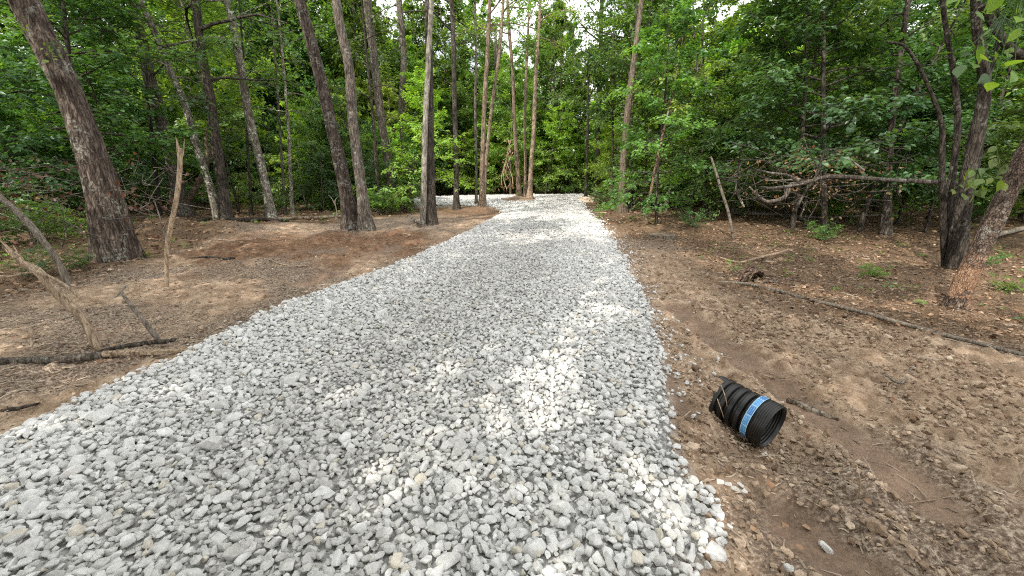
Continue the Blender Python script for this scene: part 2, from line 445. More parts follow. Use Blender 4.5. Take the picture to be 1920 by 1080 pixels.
def leaf_mat(name, dark, mid, bright, trans=.42, rough=.45):
    m, nt, ns, ln = new_mat(name)
    at = node(ns, 'ShaderNodeAttribute', attribute_name='tint')
    oi = ns.new('ShaderNodeObjectInfo')
    r = ramp(ns, [(0, dark), (.5, mid), (1, bright)]); ln.new(at.outputs['Fac'], r.inputs[0])
    mr = ns.new('ShaderNodeMapRange'); ln.new(oi.outputs['Random'], mr.inputs[0]); mr.inputs[3].default_value = .72; mr.inputs[4].default_value = 1.3
    mh = ns.new('ShaderNodeMapRange'); ln.new(oi.outputs['Random'], mh.inputs[0]); mh.inputs[3].default_value = .485; mh.inputs[4].default_value = .515
    hs = ns.new('ShaderNodeHueSaturation'); ln.new(r.outputs[0], hs.inputs['Color']); ln.new(mr.outputs[0], hs.inputs['Value']); ln.new(mh.outputs[0], hs.inputs['Hue'])
    tcol = mixrgb(ns, ln, hs.outputs[0], (1.9, 1.75, .55), 1.0, 'MULTIPLY')
    d = ns.new('ShaderNodeBsdfDiffuse'); ln.new(hs.outputs[0], d.inputs[0])
    t = ns.new('ShaderNodeBsdfTranslucent'); ln.new(tcol, t.inputs[0])
    x = ns.new('ShaderNodeMixShader'); x.inputs[0].default_value = trans; ln.new(d.outputs[0], x.inputs[1]); ln.new(t.outputs[0], x.inputs[2])
    g = ns.new('ShaderNodeBsdfGlossy'); g.inputs['Roughness'].default_value = rough; g.inputs[0].default_value = (.8, .85, .9, 1)
    x2 = ns.new('ShaderNodeMixShader'); x2.inputs[0].default_value = .05; ln.new(x.outputs[0], x2.inputs[1]); ln.new(g.outputs[0], x2.inputs[2])
    o = ns.new('ShaderNodeOutputMaterial'); ln.new(x2.outputs[0], o.inputs[0])
    return m

def tint_mat(name, stops, rough=.9, spec=.2, nscale=30, namt=.35, bstr=.4, bdist=.01, trans=0):
    m, nt, ns, ln = new_mat(name)
    at = node(ns, 'ShaderNodeAttribute', attribute_name='tint')
    tc = ns.new('ShaderNodeTexCoord')
    r = ramp(ns, stops); ln.new(at.outputs['Fac'], r.inputs[0])
    n = noise_tex(ns, ln, tc.outputs['Object'], nscale, 5, .65)
    mr = ns.new('ShaderNodeMapRange'); ln.new(n.outputs[0], mr.inputs[0]); mr.inputs[1].default_value = .3; mr.inputs[2].default_value = .7
    mr.inputs[3].default_value = 1 - namt; mr.inputs[4].default_value = 1 + namt * .6
    hs = ns.new('ShaderNodeHueSaturation'); ln.new(r.outputs[0], hs.inputs['Color']); ln.new(mr.outputs[0], hs.inputs['Value'])
    nb = bump(ns, ln, n.outputs[0], bstr, bdist)
    bsdf(ns, ln, hs.outputs[0], rough, spec, nb)
    return m

M = {}
M['oak'] = bark_mat('oak_bark', (.095, .072, .060), (.27, .215, .18), .36, sx=11, sz=2.0, bstr=1.0)
M['grey'] = bark_mat('grey_bark', (.12, .10, .085), (.30, .26, .215), .22)
M['dark'] = bark_mat('dark_bark', (.06, .05, .043), (.16, .135, .11), .12)
M['shade'] = bark_mat('bark_painted_shade', (.038, .032, .027), (.115, .097, .08), .1)  # darker bark copy, the shade on the clump painted into its colour
M['bone'] = bark_mat('barkless_wood', (.30, .27, .225), (.60, .56, .49), .2, (.7, .69, .64), 12, 3, .5, crack=.3)
M['tan'] = bark_mat('tan_bark', (.17, .13, .098), (.40, .32, .245), .18)
M['pale'] = bark_mat('pale_bark', (.15, .135, .11), (.36, .335, .285), .5, (.56, .56, .49), 8, 3.4, .7)
M['red'] = bark_mat('reddish_bark', (.16, .105, .078), (.42, .30, .225), .22, sx=17, sz=6, bstr=1.0)
M['scraped'] = bark_mat('scraped_bark', (.10, .072, .058), (.30, .225, .18), .25, sx=20, sz=9, bstr=1.0, scrape=True)
M['sun_paint_bark'] = bark_mat('tan_bark_painted_sun', (.27, .195, .14), (.58, .45, .34), .12)  # lighter copy of the tan bark, sunlight on the trunks painted in
M['orange'] = bark_mat('scraped_bark', (.25, .125, .070), (.56, .34, .20), .05, sx=14, sz=5)
M['wood'] = bark_mat('stripped_wood', (.36, .26, .175), (.66, .53, .40), .0, sx=30, sz=2, bstr=.4, crack=.12)
M['stick'] = bark_mat('weathered_stick', (.22, .185, .15), (.42, .37, .31), .1, sx=24, sz=4, bstr=.5, crack=.3)
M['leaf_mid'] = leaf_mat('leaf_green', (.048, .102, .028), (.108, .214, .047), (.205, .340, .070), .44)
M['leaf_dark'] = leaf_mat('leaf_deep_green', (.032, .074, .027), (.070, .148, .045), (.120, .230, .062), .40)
M['leaf_bright'] = leaf_mat('leaf_bright_green', (.100, .195, .036), (.185, .325, .055), (.300, .460, .090), .45)  # lighter leaf copy, brightness of sunlit and far foliage painted into the green
M['leaf_sun_paint'] = leaf_mat('leaf_green_painted_sun', (.150, .255, .040), (.270, .420, .066), (.420, .580, .115), .42)  # yellower, brighter leaf copy with sunlight painted into the colour
M['leaf_lime'] = leaf_mat('leaf_lime', (.10, .17, .03), (.17, .26, .05), (.26, .33, .09), .45)
M['leaf_dead'] = leaf_mat('leaf_dead', (.10, .045, .022), (.20, .095, .045), (.34, .18, .09), .25)
M['stone'] = tint_mat('limestone', [(0, (.40, .392, .375)), (.35, (.535, .528, .512)), (.7, (.64, .637, .628)), (.92, (.74, .74, .735)), (1, (.56, .52, .45))], .85, .25, 38, .22, .5, .006)
M['clod'] = tint_mat('soil_clod', [(0, (.15, .10, .066)), (.5, (.35, .255, .182)), (1, (.57, .455, .35))], .95, .1, 40, .4, .8, .012)
M['chip'] = tint_mat('wood_chip', [(0, (.09, .065, .048)), (.45, (.26, .20, .15)), (1, (.52, .43, .335))], .9, .15, 30, .3, .3, .004)
M['litter'] = tint_mat('dry_leaf', [(0, (.08, .048, .030)), (.45, (.23, .135, .080)), (.8, (.40, .265, .17)), (1, (.52, .40, .29))], .8, .2, 30, .3, .2, .004)

def ground_mat():
    m, nt, ns, ln = new_mat('forest_soil')
    ga = node(ns, 'ShaderNodeAttribute', attribute_name='gmask')
    sep = ns.new('ShaderNodeSeparateColor'); ln.new(ga.outputs['Color'], sep.inputs[0])
    tc = ns.new('ShaderNodeTexCoord'); pos = tc.outputs['Object']
    n_big = noise_tex(ns, ln, pos, .8, 5, .6); n_mid = noise_tex(ns, ln, pos, 7, 6, .65); n_fine = noise_tex(ns, ln, pos, 55, 4, .7)
    mp = ns.new('ShaderNodeMapping'); ln.new(pos, mp.inputs[0]); mp.inputs['Rotation'].default_value = (0, 0, .5); mp.inputs['Scale'].default_value = (26, 40, 26)
    n_str = noise_tex(ns, ln, mp.outputs[0], 1.2, 5, .65)
    soil = ramp(ns, [(.30, (.19, .126, .083)), (.48, (.365, .258, .178)), (.68, (.56, .43, .315))]); ln.new(n_mid.outputs[0], soil.inputs[0])
    redc = ramp(ns, [(.3, (.095, .050, .028)), (.55, (.20, .112, .064)), (.75, (.34, .21, .13))]); ln.new(n_mid.outputs[0], redc.inputs[0])
    mulch = ramp(ns, [(.36, (.095, .067, .048)), (.5, (.23, .172, .130)), (.63, (.47, .38, .30))]); ln.new(n_str.outputs[0], mulch.inputs[0])
    lit = ramp(ns, [(.3, (.055, .036, .024)), (.5, (.15, .098, .062)), (.70, (.30, .21, .14))]); ln.new(n_fine.outputs[0], lit.inputs[0])
    mudc = ramp(ns, [(.3, (.19, .130, .092)), (.6, (.27, .19, .138))]); ln.new(n_mid.outputs[0], mudc.inputs[0])
    grav = ramp(ns, [(.3, (.15, .145, .135)), (.6, (.45, .45, .44))]); ln.new(n_fine.outputs[0], grav.inputs[0])
    c = mixrgb(ns, ln, soil.outputs[0], mulch.outputs[0], sep.outputs['Blue'])
    c = mixrgb(ns, ln, c, lit.outputs[0], sep.outputs['Green'])
    a2 = node(ns, 'ShaderNodeAttribute', attribute_name='gmask2'); s2 = ns.new('ShaderNodeSeparateColor'); ln.new(a2.outputs['Color'], s2.inputs[0])
    c = mixrgb(ns, ln, c, redc.outputs[0], s2.outputs['Red'])
    c = mixrgb(ns, ln, c, mudc.outputs[0], sep.outputs['Red'])
    c = mixrgb(ns, ln, c, grav.outputs[0], s2.outputs['Green'])
    v = ns.new('ShaderNodeMapRange'); ln.new(n_big.outputs[0], v.inputs[0]); v.inputs[1].default_value = .3; v.inputs[2].default_value = .7; v.inputs[3].default_value = .78; v.inputs[4].default_value = 1.18
    v2 = ns.new('ShaderNodeMapRange'); ln.new(n_fine.outputs[0], v2.inputs[0]); v2.inputs[1].default_value = .3; v2.inputs[2].default_value = .7; v2.inputs[3].default_value = .72; v2.inputs[4].default_value = 1.25
    mm = ns.new('ShaderNodeMath'); mm.operation = 'MULTIPLY'; ln.new(v.outputs[0], mm.inputs[0]); ln.new(v2.outputs[0], mm.inputs[1])
    hs = ns.new('ShaderNodeHueSaturation'); ln.new(c, hs.inputs['Color']); ln.new(mm.outputs[0], hs.inputs['Value'])
    ad = ns.new('ShaderNodeMath'); ad.operation = 'ADD'; ln.new(n_fine.outputs[0], ad.inputs[0]); ln.new(n_mid.outputs[0], ad.inputs[1])
    nb = bump(ns, ln, ad.outputs[0], .8, .02)
    bsdf(ns, ln, hs.outputs[0], .93, .15, nb)
    return m
M['ground'] = ground_mat()

# ------------------------------------------------------------------ ground sheet
def axis(lo, hi, fine_lo, fine_hi, step, g=1.07):
    a = list(np.arange(fine_lo, fine_hi, step))
    s, x = step, fine_hi
    while x < hi: a.append(x); s *= g; x += s
    s, x = step, fine_lo - step
    b = []
    while x > lo: b.append(x); s *= g; x -= s
    return np.array(b[::-1] + a + [hi]) if b else np.array(a + [hi])

gx = axis(-400, 400, -4.4, 4.6, .024, 1.045)
gy = axis(-60, 500, .9, 6.2, .022, 1.035)
GX, GY = np.meshgrid(gx, gy)
gz = ground_h(GX, GY)
nx, ny = len(gx), len(gy)
sd, mud, dip, red = fields(GX, GY)
fo = forest(GX, GY)
gm = np.zeros((ny, nx, 4)); gm2 = np.zeros((ny, nx, 4)); gm[..., 3] = gm2[..., 3] = 1
grv = 1 - sstep(-.02, .14, sd + .1 * fbm(GX * 4, GY * 4, 2))
gm[..., 0] = mud * (1 - grv); gm[..., 1] = fo
mulch = sstep(-.12, .22, fbm(GX * .7 + 3, GY * .7, 3) + np.where(GX < 0, .14, -.06))
gm[..., 2] = mulch
gm2[..., 0] = red * .9; gm2[..., 1] = grv
mbg = MB()
ii = (np.arange(ny - 1)[:, None] * nx + np.arange(nx - 1)[None, :])
mbg.add(np.stack([GX, GY, gz], -1), np.stack([ii, ii + 1, ii + nx + 1, ii + nx], -1).reshape(-1, 4))
me = mbg.mesh('ground', M['ground'], smooth=True)
for nm, g in (('gmask', gm), ('gmask2', gm2)):
    a = me.attributes.new(nm, 'FLOAT_COLOR', 'POINT'); a.data.foreach_set('color', g.astype(np.float32).ravel())
tag(link('ground', me), 'brown soil and leaf-littered forest floor on both sides of the gravel', kind='structure')

# the drive's bed under the loose stone
m, nt, ns, ln = new_mat('stone_bed')
tc = ns.new('ShaderNodeTexCoord')
vo = ns.new('ShaderNodeTexVoronoi'); vo.inputs['Scale'].default_value = 17; ln.new(tc.outputs['Object'], vo.inputs['Vector'])
r = ramp(ns, [(0, (.40, .395, .38)), (.45, (.30, .295, .285)), (.8, (.13, .127, .12))]); ln.new(vo.outputs['Distance'], r.inputs[0])
nb = bump(ns, ln, vo.outputs['Distance'], .7, -.03)
bsdf(ns, ln, r.outputs[0], .9, .2, nb)
bx = np.arange(-23, 8.01, .16); by = np.arange(-11.5, 42.5, .16)
BX, BY = np.meshgrid(bx, by); bs = drive_sd(BX, BY)
bz = ground_h(BX, BY) + .004
idx = (np.arange(len(by) - 1)[:, None] * len(bx) + np.arange(len(bx) - 1)[None, :])
fc = np.stack([idx, idx + 1, idx + len(bx) + 1, idx + len(bx)], -1).reshape(-1, 4)
ok = (bs.ravel()[fc] < -.06).all(1); fc = fc[ok]
us = np.unique(fc); rm = np.zeros(BX.size, int); rm[us] = np.arange(len(us))
mb = MB(); mb.add(np.stack([BX, BY, bz], -1).reshape(-1, 3)[us], rm[fc])
tag(link('driveway', mb.mesh('driveway', m)), 'bed of the pale gravel drive running into the wood', kind='structure')

# ------------------------------------------------------------------ stones
def hull(npts, seed, bevel=0.0, flat=(1, .78, .6)):
    R_ = np.random.default_rng(seed)
    p = R_.normal(size=(npts, 3)); p /= np.linalg.norm(p, axis=1)[:, None]
    p *= (.82 + .3 * R_.random((npts, 1))); p *= np.array(flat) * (.85 + .3 * R_.random(3))
    bm = bmesh.new()
    for q in p: bm.verts.new(q * .5)
    r = bmesh.ops.convex_hull(bm, input=bm.verts)
    for g in [v for v in bm.verts if not v.link_faces]: bm.verts.remove(g)
    if bevel:
        bmesh.ops.dissolve_limit(bm, angle_limit=.25, verts=bm.verts, edges=bm.edges)
        bmesh.ops.bevel(bm, geom=list(bm.edges), offset=bevel, segments=1, affect='EDGES', profile=.5, clamp_overlap=True)
    bmesh.ops.triangulate(bm, faces=bm.faces)
    bm.verts.ensure_lookup_table(); bm.verts.index_update()
    V = np.array([v.co[:] for v in bm.verts]); Fc = np.array([[v.index for v in f.verts] for f in bm.faces])
    bm.free()
    return V, Fc

HN = [hull(15, i, .045) for i in range(24)]
HM = [hull(11, 100 + i) for i in range(20)]
HF = [hull(8, 200 + i) for i in range(14)]
HC = [hull(16, 300 + i, 0, (1, .85, .7)) for i in range(20)]

def rand_rot(n, tilt=1.0):
    a = rng.random(n) * 2 * PI
    ca, sa = np.cos(a), np.sin(a); Z = np.zeros((n, 3, 3)); Z[:, 0, 0] = ca; Z[:, 0, 1] = -sa; Z[:, 1, 0] = sa; Z[:, 1, 1] = ca; Z[:, 2, 2] = 1
    b = rng.normal(0, .45 * tilt, n); cb, sb = np.cos(b), np.sin(b); X = np.zeros((n, 3, 3)); X[:, 0, 0] = 1; X[:, 1, 1] = cb; X[:, 1, 2] = -sb; X[:, 2, 1] = sb; X[:, 2, 2] = cb
    c = rng.random(n) * 2 * PI; cc, s_ = np.cos(c), np.sin(c); Z2 = np.zeros((n, 3, 3)); Z2[:, 0, 0] = cc; Z2[:, 0, 1] = -s_; Z2[:, 1, 0] = s_; Z2[:, 1, 1] = cc; Z2[:, 2, 2] = 1
    return Z @ X @ Z2

def scatter(mb, protos, pos, size, tint, tilt=1.0):
    n = len(pos); pick = rng.integers(0, len(protos), n); Rm = rand_rot(n, tilt)
    for k, (V, Fc) in enumerate(protos):
        s = np.where(pick == k)[0]
        if not len(s): continue
        W = np.einsum('nij,vj->nvi', Rm[s], V) * size[s, None, None] + pos[s, None, :]
        mb.add(W.reshape(-1, 3), (Fc[None] + (np.arange(len(s)) * len(V))[:, None, None]).reshape(-1, 3), np.repeat(tint[s], len(V)))

def jitter(x0, x1, y0, y1, s):
    X, Y = np.meshgrid(np.arange(x0, x1, s), np.arange(y0, y1, s))
    X = X + rng.uniform(-.48, .48, X.shape) * s; Y = Y + rng.uniform(-.48, .48, Y.shape) * s
    return X.ravel(), Y.ravel()

def stone_tint(x, y):
    """sunlit band painted into the tint: paler toward the edges of the bed, greyer along its middle"""
    n = fbm(x * .55, y * .55, 3)
    c = -1.0 + .165 * (y - 3)
    w = sstep(.3, 1.5, np.abs(x - c + .5 * n))
    t = .34 + .26 * w + .18 * n + rng.normal(0, .15, x.shape)
    t = np.clip(t, 0.02, .92)
    t = np.where(rng.random(x.shape) < .025, 1.0, t)
    return t

gmb = MB(); strays = []
for (y0, y1, sp_, P_, szm) in ((-1.0, 4.6, .034, HM, .046), (4.6, 12, .046, HF, .058)):
    x, y = jitter(-6, 4, y0, y1, sp_); k = drive_sd(x, y) < -.02; x, y = x[k], y[k]
    sz = szm * np.exp(rng.normal(0, .2, x.shape))
    scatter(gmb, P_, np.stack([x, y, ground_h(x, y) + sz * .05], 1), sz, np.clip(stone_tint(x, y) - .12, 0, 1), 1.4)
for (y0, y1, s, P_, szm) in ((-1.5, 4.2, .038, HN, .056), (4.2, 11, .042, HM, .062), (11, 22, .056, HF, .08), (22, 42.5, .10, HF, .13)):
    x, y = jitter(-6 if y0 < 22 else -22, 8, y0, y1, s)
    d = drive_sd(x, y)
    edge = .03 + np.where(x > -1 + .1 * y, .34, .2) * fbm(x * 2.2, y * 2.2, 3)
    keep = d < edge
    rt = (x > -1 + .1 * y) & (d > edge) & (d < .75) & (rng.random(x.shape) < .60 * np.exp(-np.maximum(d, 0) / .20))
    lt = (x <= -1 + .1 * y) & (d > edge) & (d < .4) & (rng.random(x.shape) < .28 * np.exp(-np.maximum(d, 0) / .10))
    st = (rt | lt)
    sz = szm * np.exp(rng.normal(-.08, .30, x.shape)) * np.where(st, .8, 1)
    sz = np.where(rng.random(x.shape) < .035, sz * 1.5, sz)
    z = ground_h(x, y) + sz * .16 + rng.random(x.shape) * .022
    tt = stone_tint(x, y); tt = np.where(st, np.clip(tt + .2, 0, .92), tt)
    P3 = np.stack([x, y, z], 1)
    near_st = st & (y < 7.5) & (d > .10)
    bulk = keep | (st & ~near_st)
    scatter(gmb, P_, P3[bulk], sz[bulk], tt[bulk])
    P3[:, 2] -= .012
    strays += [(p, s_, t_) for p, s_, t_ in zip(P3[near_st], sz[near_st], tt[near_st])]
tag(link('gravel', gmb.mesh('gravel', M['stone'])), 'thick layer of crushed pale grey limestone on the drive', kind='stuff')

# single stones strayed onto the dirt, each an object of its own
stone_me = []
for k in range(10):
    mb = MB(); V, Fc = HN[k]; mb.add(V, Fc, .55 + .035 * k); stone_me.append(mb.mesh('stray_stone', M['stone']))
strays.sort(key=lambda q: q[0][1])
for px, py, s_ in ((1548, 1032, .075), (1478, 1068, .06), (1433, 852, .05), (1275, 870, .095), (1290, 620, .055), (1310, 715, .05), (1350, 905, .06), (1378, 920, .065), (1388, 912, .05), (1395, 925, .06), (1366, 910, .05), (1300, 782, .05), (1310, 775, .05), (1345, 1000, .06), (1330, 985, .075), (1365, 990, .06), (1345, 1020, .07)):
    p = gp(px, py); strays.append((p + np.array([0, 0, s_ * .15]), s_, .6))
strays = strays[-260:] if len(strays) > 260 else strays
big = None
for k, (p, s_, t_) in enumerate(strays):
    o = link('stray_stone', stone_me[k % 10], None, tuple(p))
    o.scale = (s_, s_, s_); o.rotation_euler = (random.gauss(0, .3), random.gauss(0, .3), random.random() * 6.28)
    right = p[0] > -1
    tag(o, 'pale grey crushed stone strayed off the drive onto the pipe side dirt' if right else 'pale grey crushed stone strayed off the drive onto the fallen log side verge', 'stone', 'stones strayed right of the drive' if right else 'stones strayed left of the drive')
def relabel(px, py, text):
    q = gp(px, py); o = min((o for o in COL.objects if o.name.startswith('stray_stone')), key=lambda o: (o.location - Vector(q)).length)
    o['label'] = text; del o['group']
relabel(1548, 1032, 'lone pale flat stone on bare dirt well clear of the drive and below the pipe')
relabel(1433, 852, 'small white stone touching the bottom of the black pipe mouth')

# ------------------------------------------------------------------ loose stuff on the ground
def ground_points(n, cond, x0, x1, y0, y1):
    x = rng.uniform(x0, x1, n); y = rng.uniform(y0, y1, n)
    k = cond(x, y)
    return x[k], y[k]

mb = MB()
for n, x0, x1, y0, y1, a, b in ((15000, .6, 4.6, .9, 5.5, .014, .06), (7000, 2, 9, 4, 12, .018, .075), (5000, -8, -2, 2, 12, .014, .05)):
    x, y = ground_points(n, lambda x, y: (drive_sd(x, y) > .04) & (fields(x, y)[1] < .45) & (forest(x, y) < .6) & (fbm(x * 1.7, y * 1.7, 2) > -.18), x0, x1, y0, y1)
    s = a + (b - a) * rng.random(len(x)) ** 3.0
    s = np.where(rng.random(len(x)) < .015, s + .06, s)
    scatter(mb, HC, np.stack([x, y, ground_h(x, y) + s * .18], 1), s, np.clip(rng.normal(.55, .22, len(x)), 0, 1))
tag(link('dirt_clods', mb.mesh('dirt_clods', M['clod'])), 'crumbled lumps of brown soil', kind='stuff')

mb = MB()
def slivers(n, x0, x1, y0, y1, l0, l1, w, cond, tmean, align=None, tilt=.12):
    x, y = ground_points(n, cond, x0, x1, y0, y1)
    n = len(x); z = ground_h(x, y)
    a = rng.random(n) * 2 * PI if align is None else rng.normal(align, .5, n)
    l = l0 + (l1 - l0) * rng.random(n) ** 2.5; ww = w * (.5 + rng.random(n))
    D = np.stack([np.cos(a), np.sin(a), rng.normal(0, tilt, n)], 1)
    S = np.stack([-np.sin(a), np.cos(a), np.zeros(n)], 1)
    p = np.stack([x, y, z + .006], 1); h = np.array([0, 0, 1.0])
    bend = rng.normal(0, .10, n)[:, None] * l[:, None] * S
    q = [p - D * l[:, None] * .5, p + bend, p + D * l[:, None] * .5]
    tt = np.clip(rng.normal(tmean, .22, n), 0, 1)
    V = []
    for r_, k in zip(q, (.7, 1, .5)):
        V += [r_ + S * (ww * k)[:, None], r_ + h * (ww * k * .9)[:, None], r_ - S * (ww * k)[:, None]]
    V = np.stack(V, 1)
    fc = np.array([(0, 1, 4, 3), (1, 2, 5, 4), (3, 4, 7, 6), (4, 5, 8, 7)])
    mb.add(V.reshape(-1, 3), (fc[None] + (np.arange(n) * 9)[:, None, None]).reshape(-1, 4), np.repeat(tt, 9))
off = lambda x, y: drive_sd(x, y) > .06
mul = lambda x, y: (drive_sd(x, y) > .06) & (fields(x, y)[3] < .3) & (fbm(x * .7 + 3, y * .7, 3) + np.where(x < 0, .2, -.0) > -.02) & (fields(x, y)[1] < .4)
slivers(15000, -8, -1.5, 1.6, 12, .02, .18, .006, mul, .6)
slivers(9000, .8, 8, 1.0, 12, .02, .16, .005, mul, .64)
slivers(5000, -8, -1.5, 1.6, 12, .02, .16, .004, off, .5)
slivers(5000, .8, 8, 1.0, 10, .02, .16, .0036, off, .66)
slivers(700, -8, 8, 1.2, 14, .12, .5, .005, off, .65)
slivers(3500, -16, 16, 8, 30, .05, .4, .009, off, .45)
tag(link('wood_chips', mb.mesh('wood_chips', M['chip'])), 'shredded bark, roots and straw-coloured splinters strewn over the dirt', kind='stuff')

mb = MB()
def litter(n, cond, x0, x1, y0, y1, s0):
    x, y = ground_points(n, cond, x0, x1, y0, y1); n = len(x)
    a = rng.random(n) * 2 * PI
    D = np.stack([np.cos(a), np.sin(a), rng.normal(0, .25, n)], 1)
    N = np.stack([rng.normal(0, .4, n), rng.normal(0, .4, n), np.ones(n)], 1)
    leaves(mb, np.stack([x, y, ground_h(x, y) + .012 + .02 * rng.random(n)], 1), D, N, s0 * (.6 + .8 * rng.random(n)), np.clip(rng.normal(.48, .24, n), 0, 1), False, 1.3)
lc = lambda x, y: (forest(x, y) + .25 * fbm(x * 1.3, y * 1.3, 2) > .35 + .5 * rng.random(x.shape)) & (drive_sd(x, y) > .3)
litter(15000, lc, 2.5, 13, 2.5, 13, .052)
litter(9000, lc, -14, -5, 2.5, 14, .075)
litter(15000, lc, -26, 30, 13, 36, .12)
litter(1500, lambda x, y: drive_sd(x, y) > .15, -7, 7, 1.5, 12, .05)
tag(link('leaf_litter', mb.mesh('leaf_litter', M['litter'])), 'dry brown fallen leaves covering the forest floor', kind='stuff')

# low ground cover under the trees
mb = MB()
def cover(n, cond, x0, x1, y0, y1, hmax, ls):
    x, y = ground_points(n, cond, x0, x1, y0, y1); z = ground_h(x, y)
    for xx, yy, zz in zip(x, y, z):
        k = 5 + int(rng.random() * 7); h = hmax * (.3 + .7 * rng.random())
        a = rng.random(k) * 2 * PI
        P = np.stack([xx + rng.normal(0, .07, k), yy + rng.normal(0, .07, k), zz + h * (.3 + .7 * rng.random(k))], 1)
        D = np.stack([np.cos(a), np.sin(a), rng.normal(-.1, .3, k)], 1)
        N = np.stack([rng.normal(0, .3, k), rng.normal(0, .3, k), np.ones(k)], 1)
        leaves(mb, P, D, N, ls * (.6 + .7 * rng.random(k)), np.clip(.3 + .5 * rng.random() + .3 * rng.random(k), 0, 1), False)
fc_ = lambda x, y: (forest(x, y) > .75) & (drive_sd(x, y) > 1) & (fbm(x * .45 + 9, y * .45, 3) > -.02)
cover(170, fc_, 4, 14, 4.5, 14, .18, .07)
cover(420, fc_, -15, -6, 3, 14, .28, .09)
cover(900, fc_, -28, 32, 13, 36, .35, .15)
tag(link('ground_cover', mb.mesh('ground_cover', M['leaf_mid'])), 'low green seedlings and ground plants under the trees', kind='stuff')

# ------------------------------------------------------------------ prototype trees
def proto_under(seed, h, r, nb, blen, z0, lsize, lpt, twn, fine=False, leafm='leaf_mid', bark='dark', lean=.10):
    R_ = np.random.default_rng(seed)
    P, rr = trunk_path(h, r, R_, lean, .06)
    tm, cm = MB(), MB()
    tube(tm, P, rr, 7, rough=.10, seed=seed)
    prof = lambda f: 1.0 - .62 * f ** 1.5
    crown_on_path(tm, cm, P, rr, z0, h * .98, nb, blen, .18, twn, lpt, lsize, R_, fine, prof)
    return tm.mesh('trunk', M[bark], True), cm.mesh('crown', M[leafm])

def proto_canopy(seed, h, r, nb, blen, z0, lsize, lpt, twn, leafm='leaf_mid', bark='grey', keep=None):
    R_ = np.random.default_rng(seed)
    P, rr = trunk_path(h, r, R_, .025, .025, 18)
    tm, cm = MB(), MB()
    tube(tm, P, rr, 9, rough=.08, seed=seed)
    prof = lambda f: .75 + .5 * math.sin(min(1, f * 1.2) * PI) - .35 * f
    crown_on_path(tm, cm, P, rr, z0, h * .99, nb, blen, .45, twn, lpt, lsize, R_, False, prof, flat=.6, sag=.3, tw=.42, bare=.3, keep=keep)
    return tm.mesh('trunk', M[bark], True), cm.mesh('crown', M[leafm])

UNDER = [proto_under(20, 6.4, .055, 32, 2.0, .9, .125, 16, 14), proto_under(21, 5.0, .045, 28, 1.8, .7, .115, 16, 14, bark='grey'),
         proto_under(22, 7.6, .065, 36, 2.3, 1.2, .135, 16, 14, leafm='leaf_dark'), proto_under(23, 4.2, .04, 26, 1.6, .4, .11, 16, 14, leafm='leaf_dark', bark='grey'),
         proto_under(24, 6.6, .055, 32, 2.1, 1.2, .125, 16, 14, leafm='leaf_sun_paint', bark='grey')]
MID = [proto_under(26, 11.5, .085, 44, 2.9, 1.8, .17, 20, 16, leafm='leaf_dark', lean=.05), proto_under(27, 9.5, .075, 40, 2.7, 1.4, .16, 20, 16, lean=.05), proto_under(28, 10.5, .08, 42, 2.7, 2.2, .165, 20, 16, leafm='leaf_sun_paint', bark='grey', lean=.05)]
NEARU = [proto_under(30, 4.6, .045, 30, 1.7, .9, .125, 12, 15, True, 'leaf_mid', 'grey'), proto_under(31, 5.6, .05, 34, 1.9, 1.3, .13, 12, 15, True, 'leaf_dark'),
         proto_under(32, 3.4, .03, 26, 1.3, .7, .12, 12, 13, True, 'leaf_sun_paint', 'grey')]
CANOPY = [proto_canopy(40, 18, .17, 38, 3.6, 5.5, .26, 28, 16), proto_canopy(41, 20, .2, 40, 3.8, 6.0, .26, 28, 16, 'leaf_mid', 'dark'),
          proto_canopy(42, 16, .14, 36, 3.2, 4.0, .23, 24, 16, 'leaf_bright'), proto_canopy(43, 22, .22, 40, 4.0, 7.5, .26, 28, 16, 'leaf_dark', 'dark')]

def shrub_proto(seed, h, n, ls, leafm):
    R_ = np.random.default_rng(seed); tm, cm = MB(), MB()
    for s in range(n):
        a = R_.random() * 6.28; L = h * (.6 + .5 * R_.random())
        d = unit(np.array([math.cos(a) * .55, math.sin(a) * .55, .9]))
        P = np.array([[0, 0, -.08], d * L * .4, d * L * .75 + [math.cos(a) * .1, math.sin(a) * .1, 0], d * L + [math.cos(a) * .25 * h, math.sin(a) * .25 * h, -.08 * h]])
        P[:, :2] += R_.normal(0, .06, 2)
        P, rr = smooth_path(P, [.014, .011, .007, .003], 3)
        tube(tm, P, rr, 4, cap=False)
        crown_on_path(tm, cm, P, rr, .25 * L, P[:, 2].max(), 6, .55 * h ** .5, .2, 5, 8, ls, R_, False, None, flat=.4, twigs_mesh=False)
    return tm.mesh('stems', M['stick'], True), cm.mesh('foliage', M[leafm])
SHRUB = [shrub_proto(50, 1.3, 6, .10, 'leaf_mid'), shrub_proto(51, 1.9, 7, .11, 'leaf_dark'), shrub_proto(52, .9, 5, .085, 'leaf_bright')]

def put(proto, name, loc, rz, s, label, cat, group, parts=('trunk', 'crown'), tilt=(0, 0)):
    o = empty(name, loc, label, cat, group)
    o.rotation_euler = (tilt[0], tilt[1], rz); o.scale = (s, s, s)
    for nm, me in zip(parts, proto): link(nm, me, o)
    return o

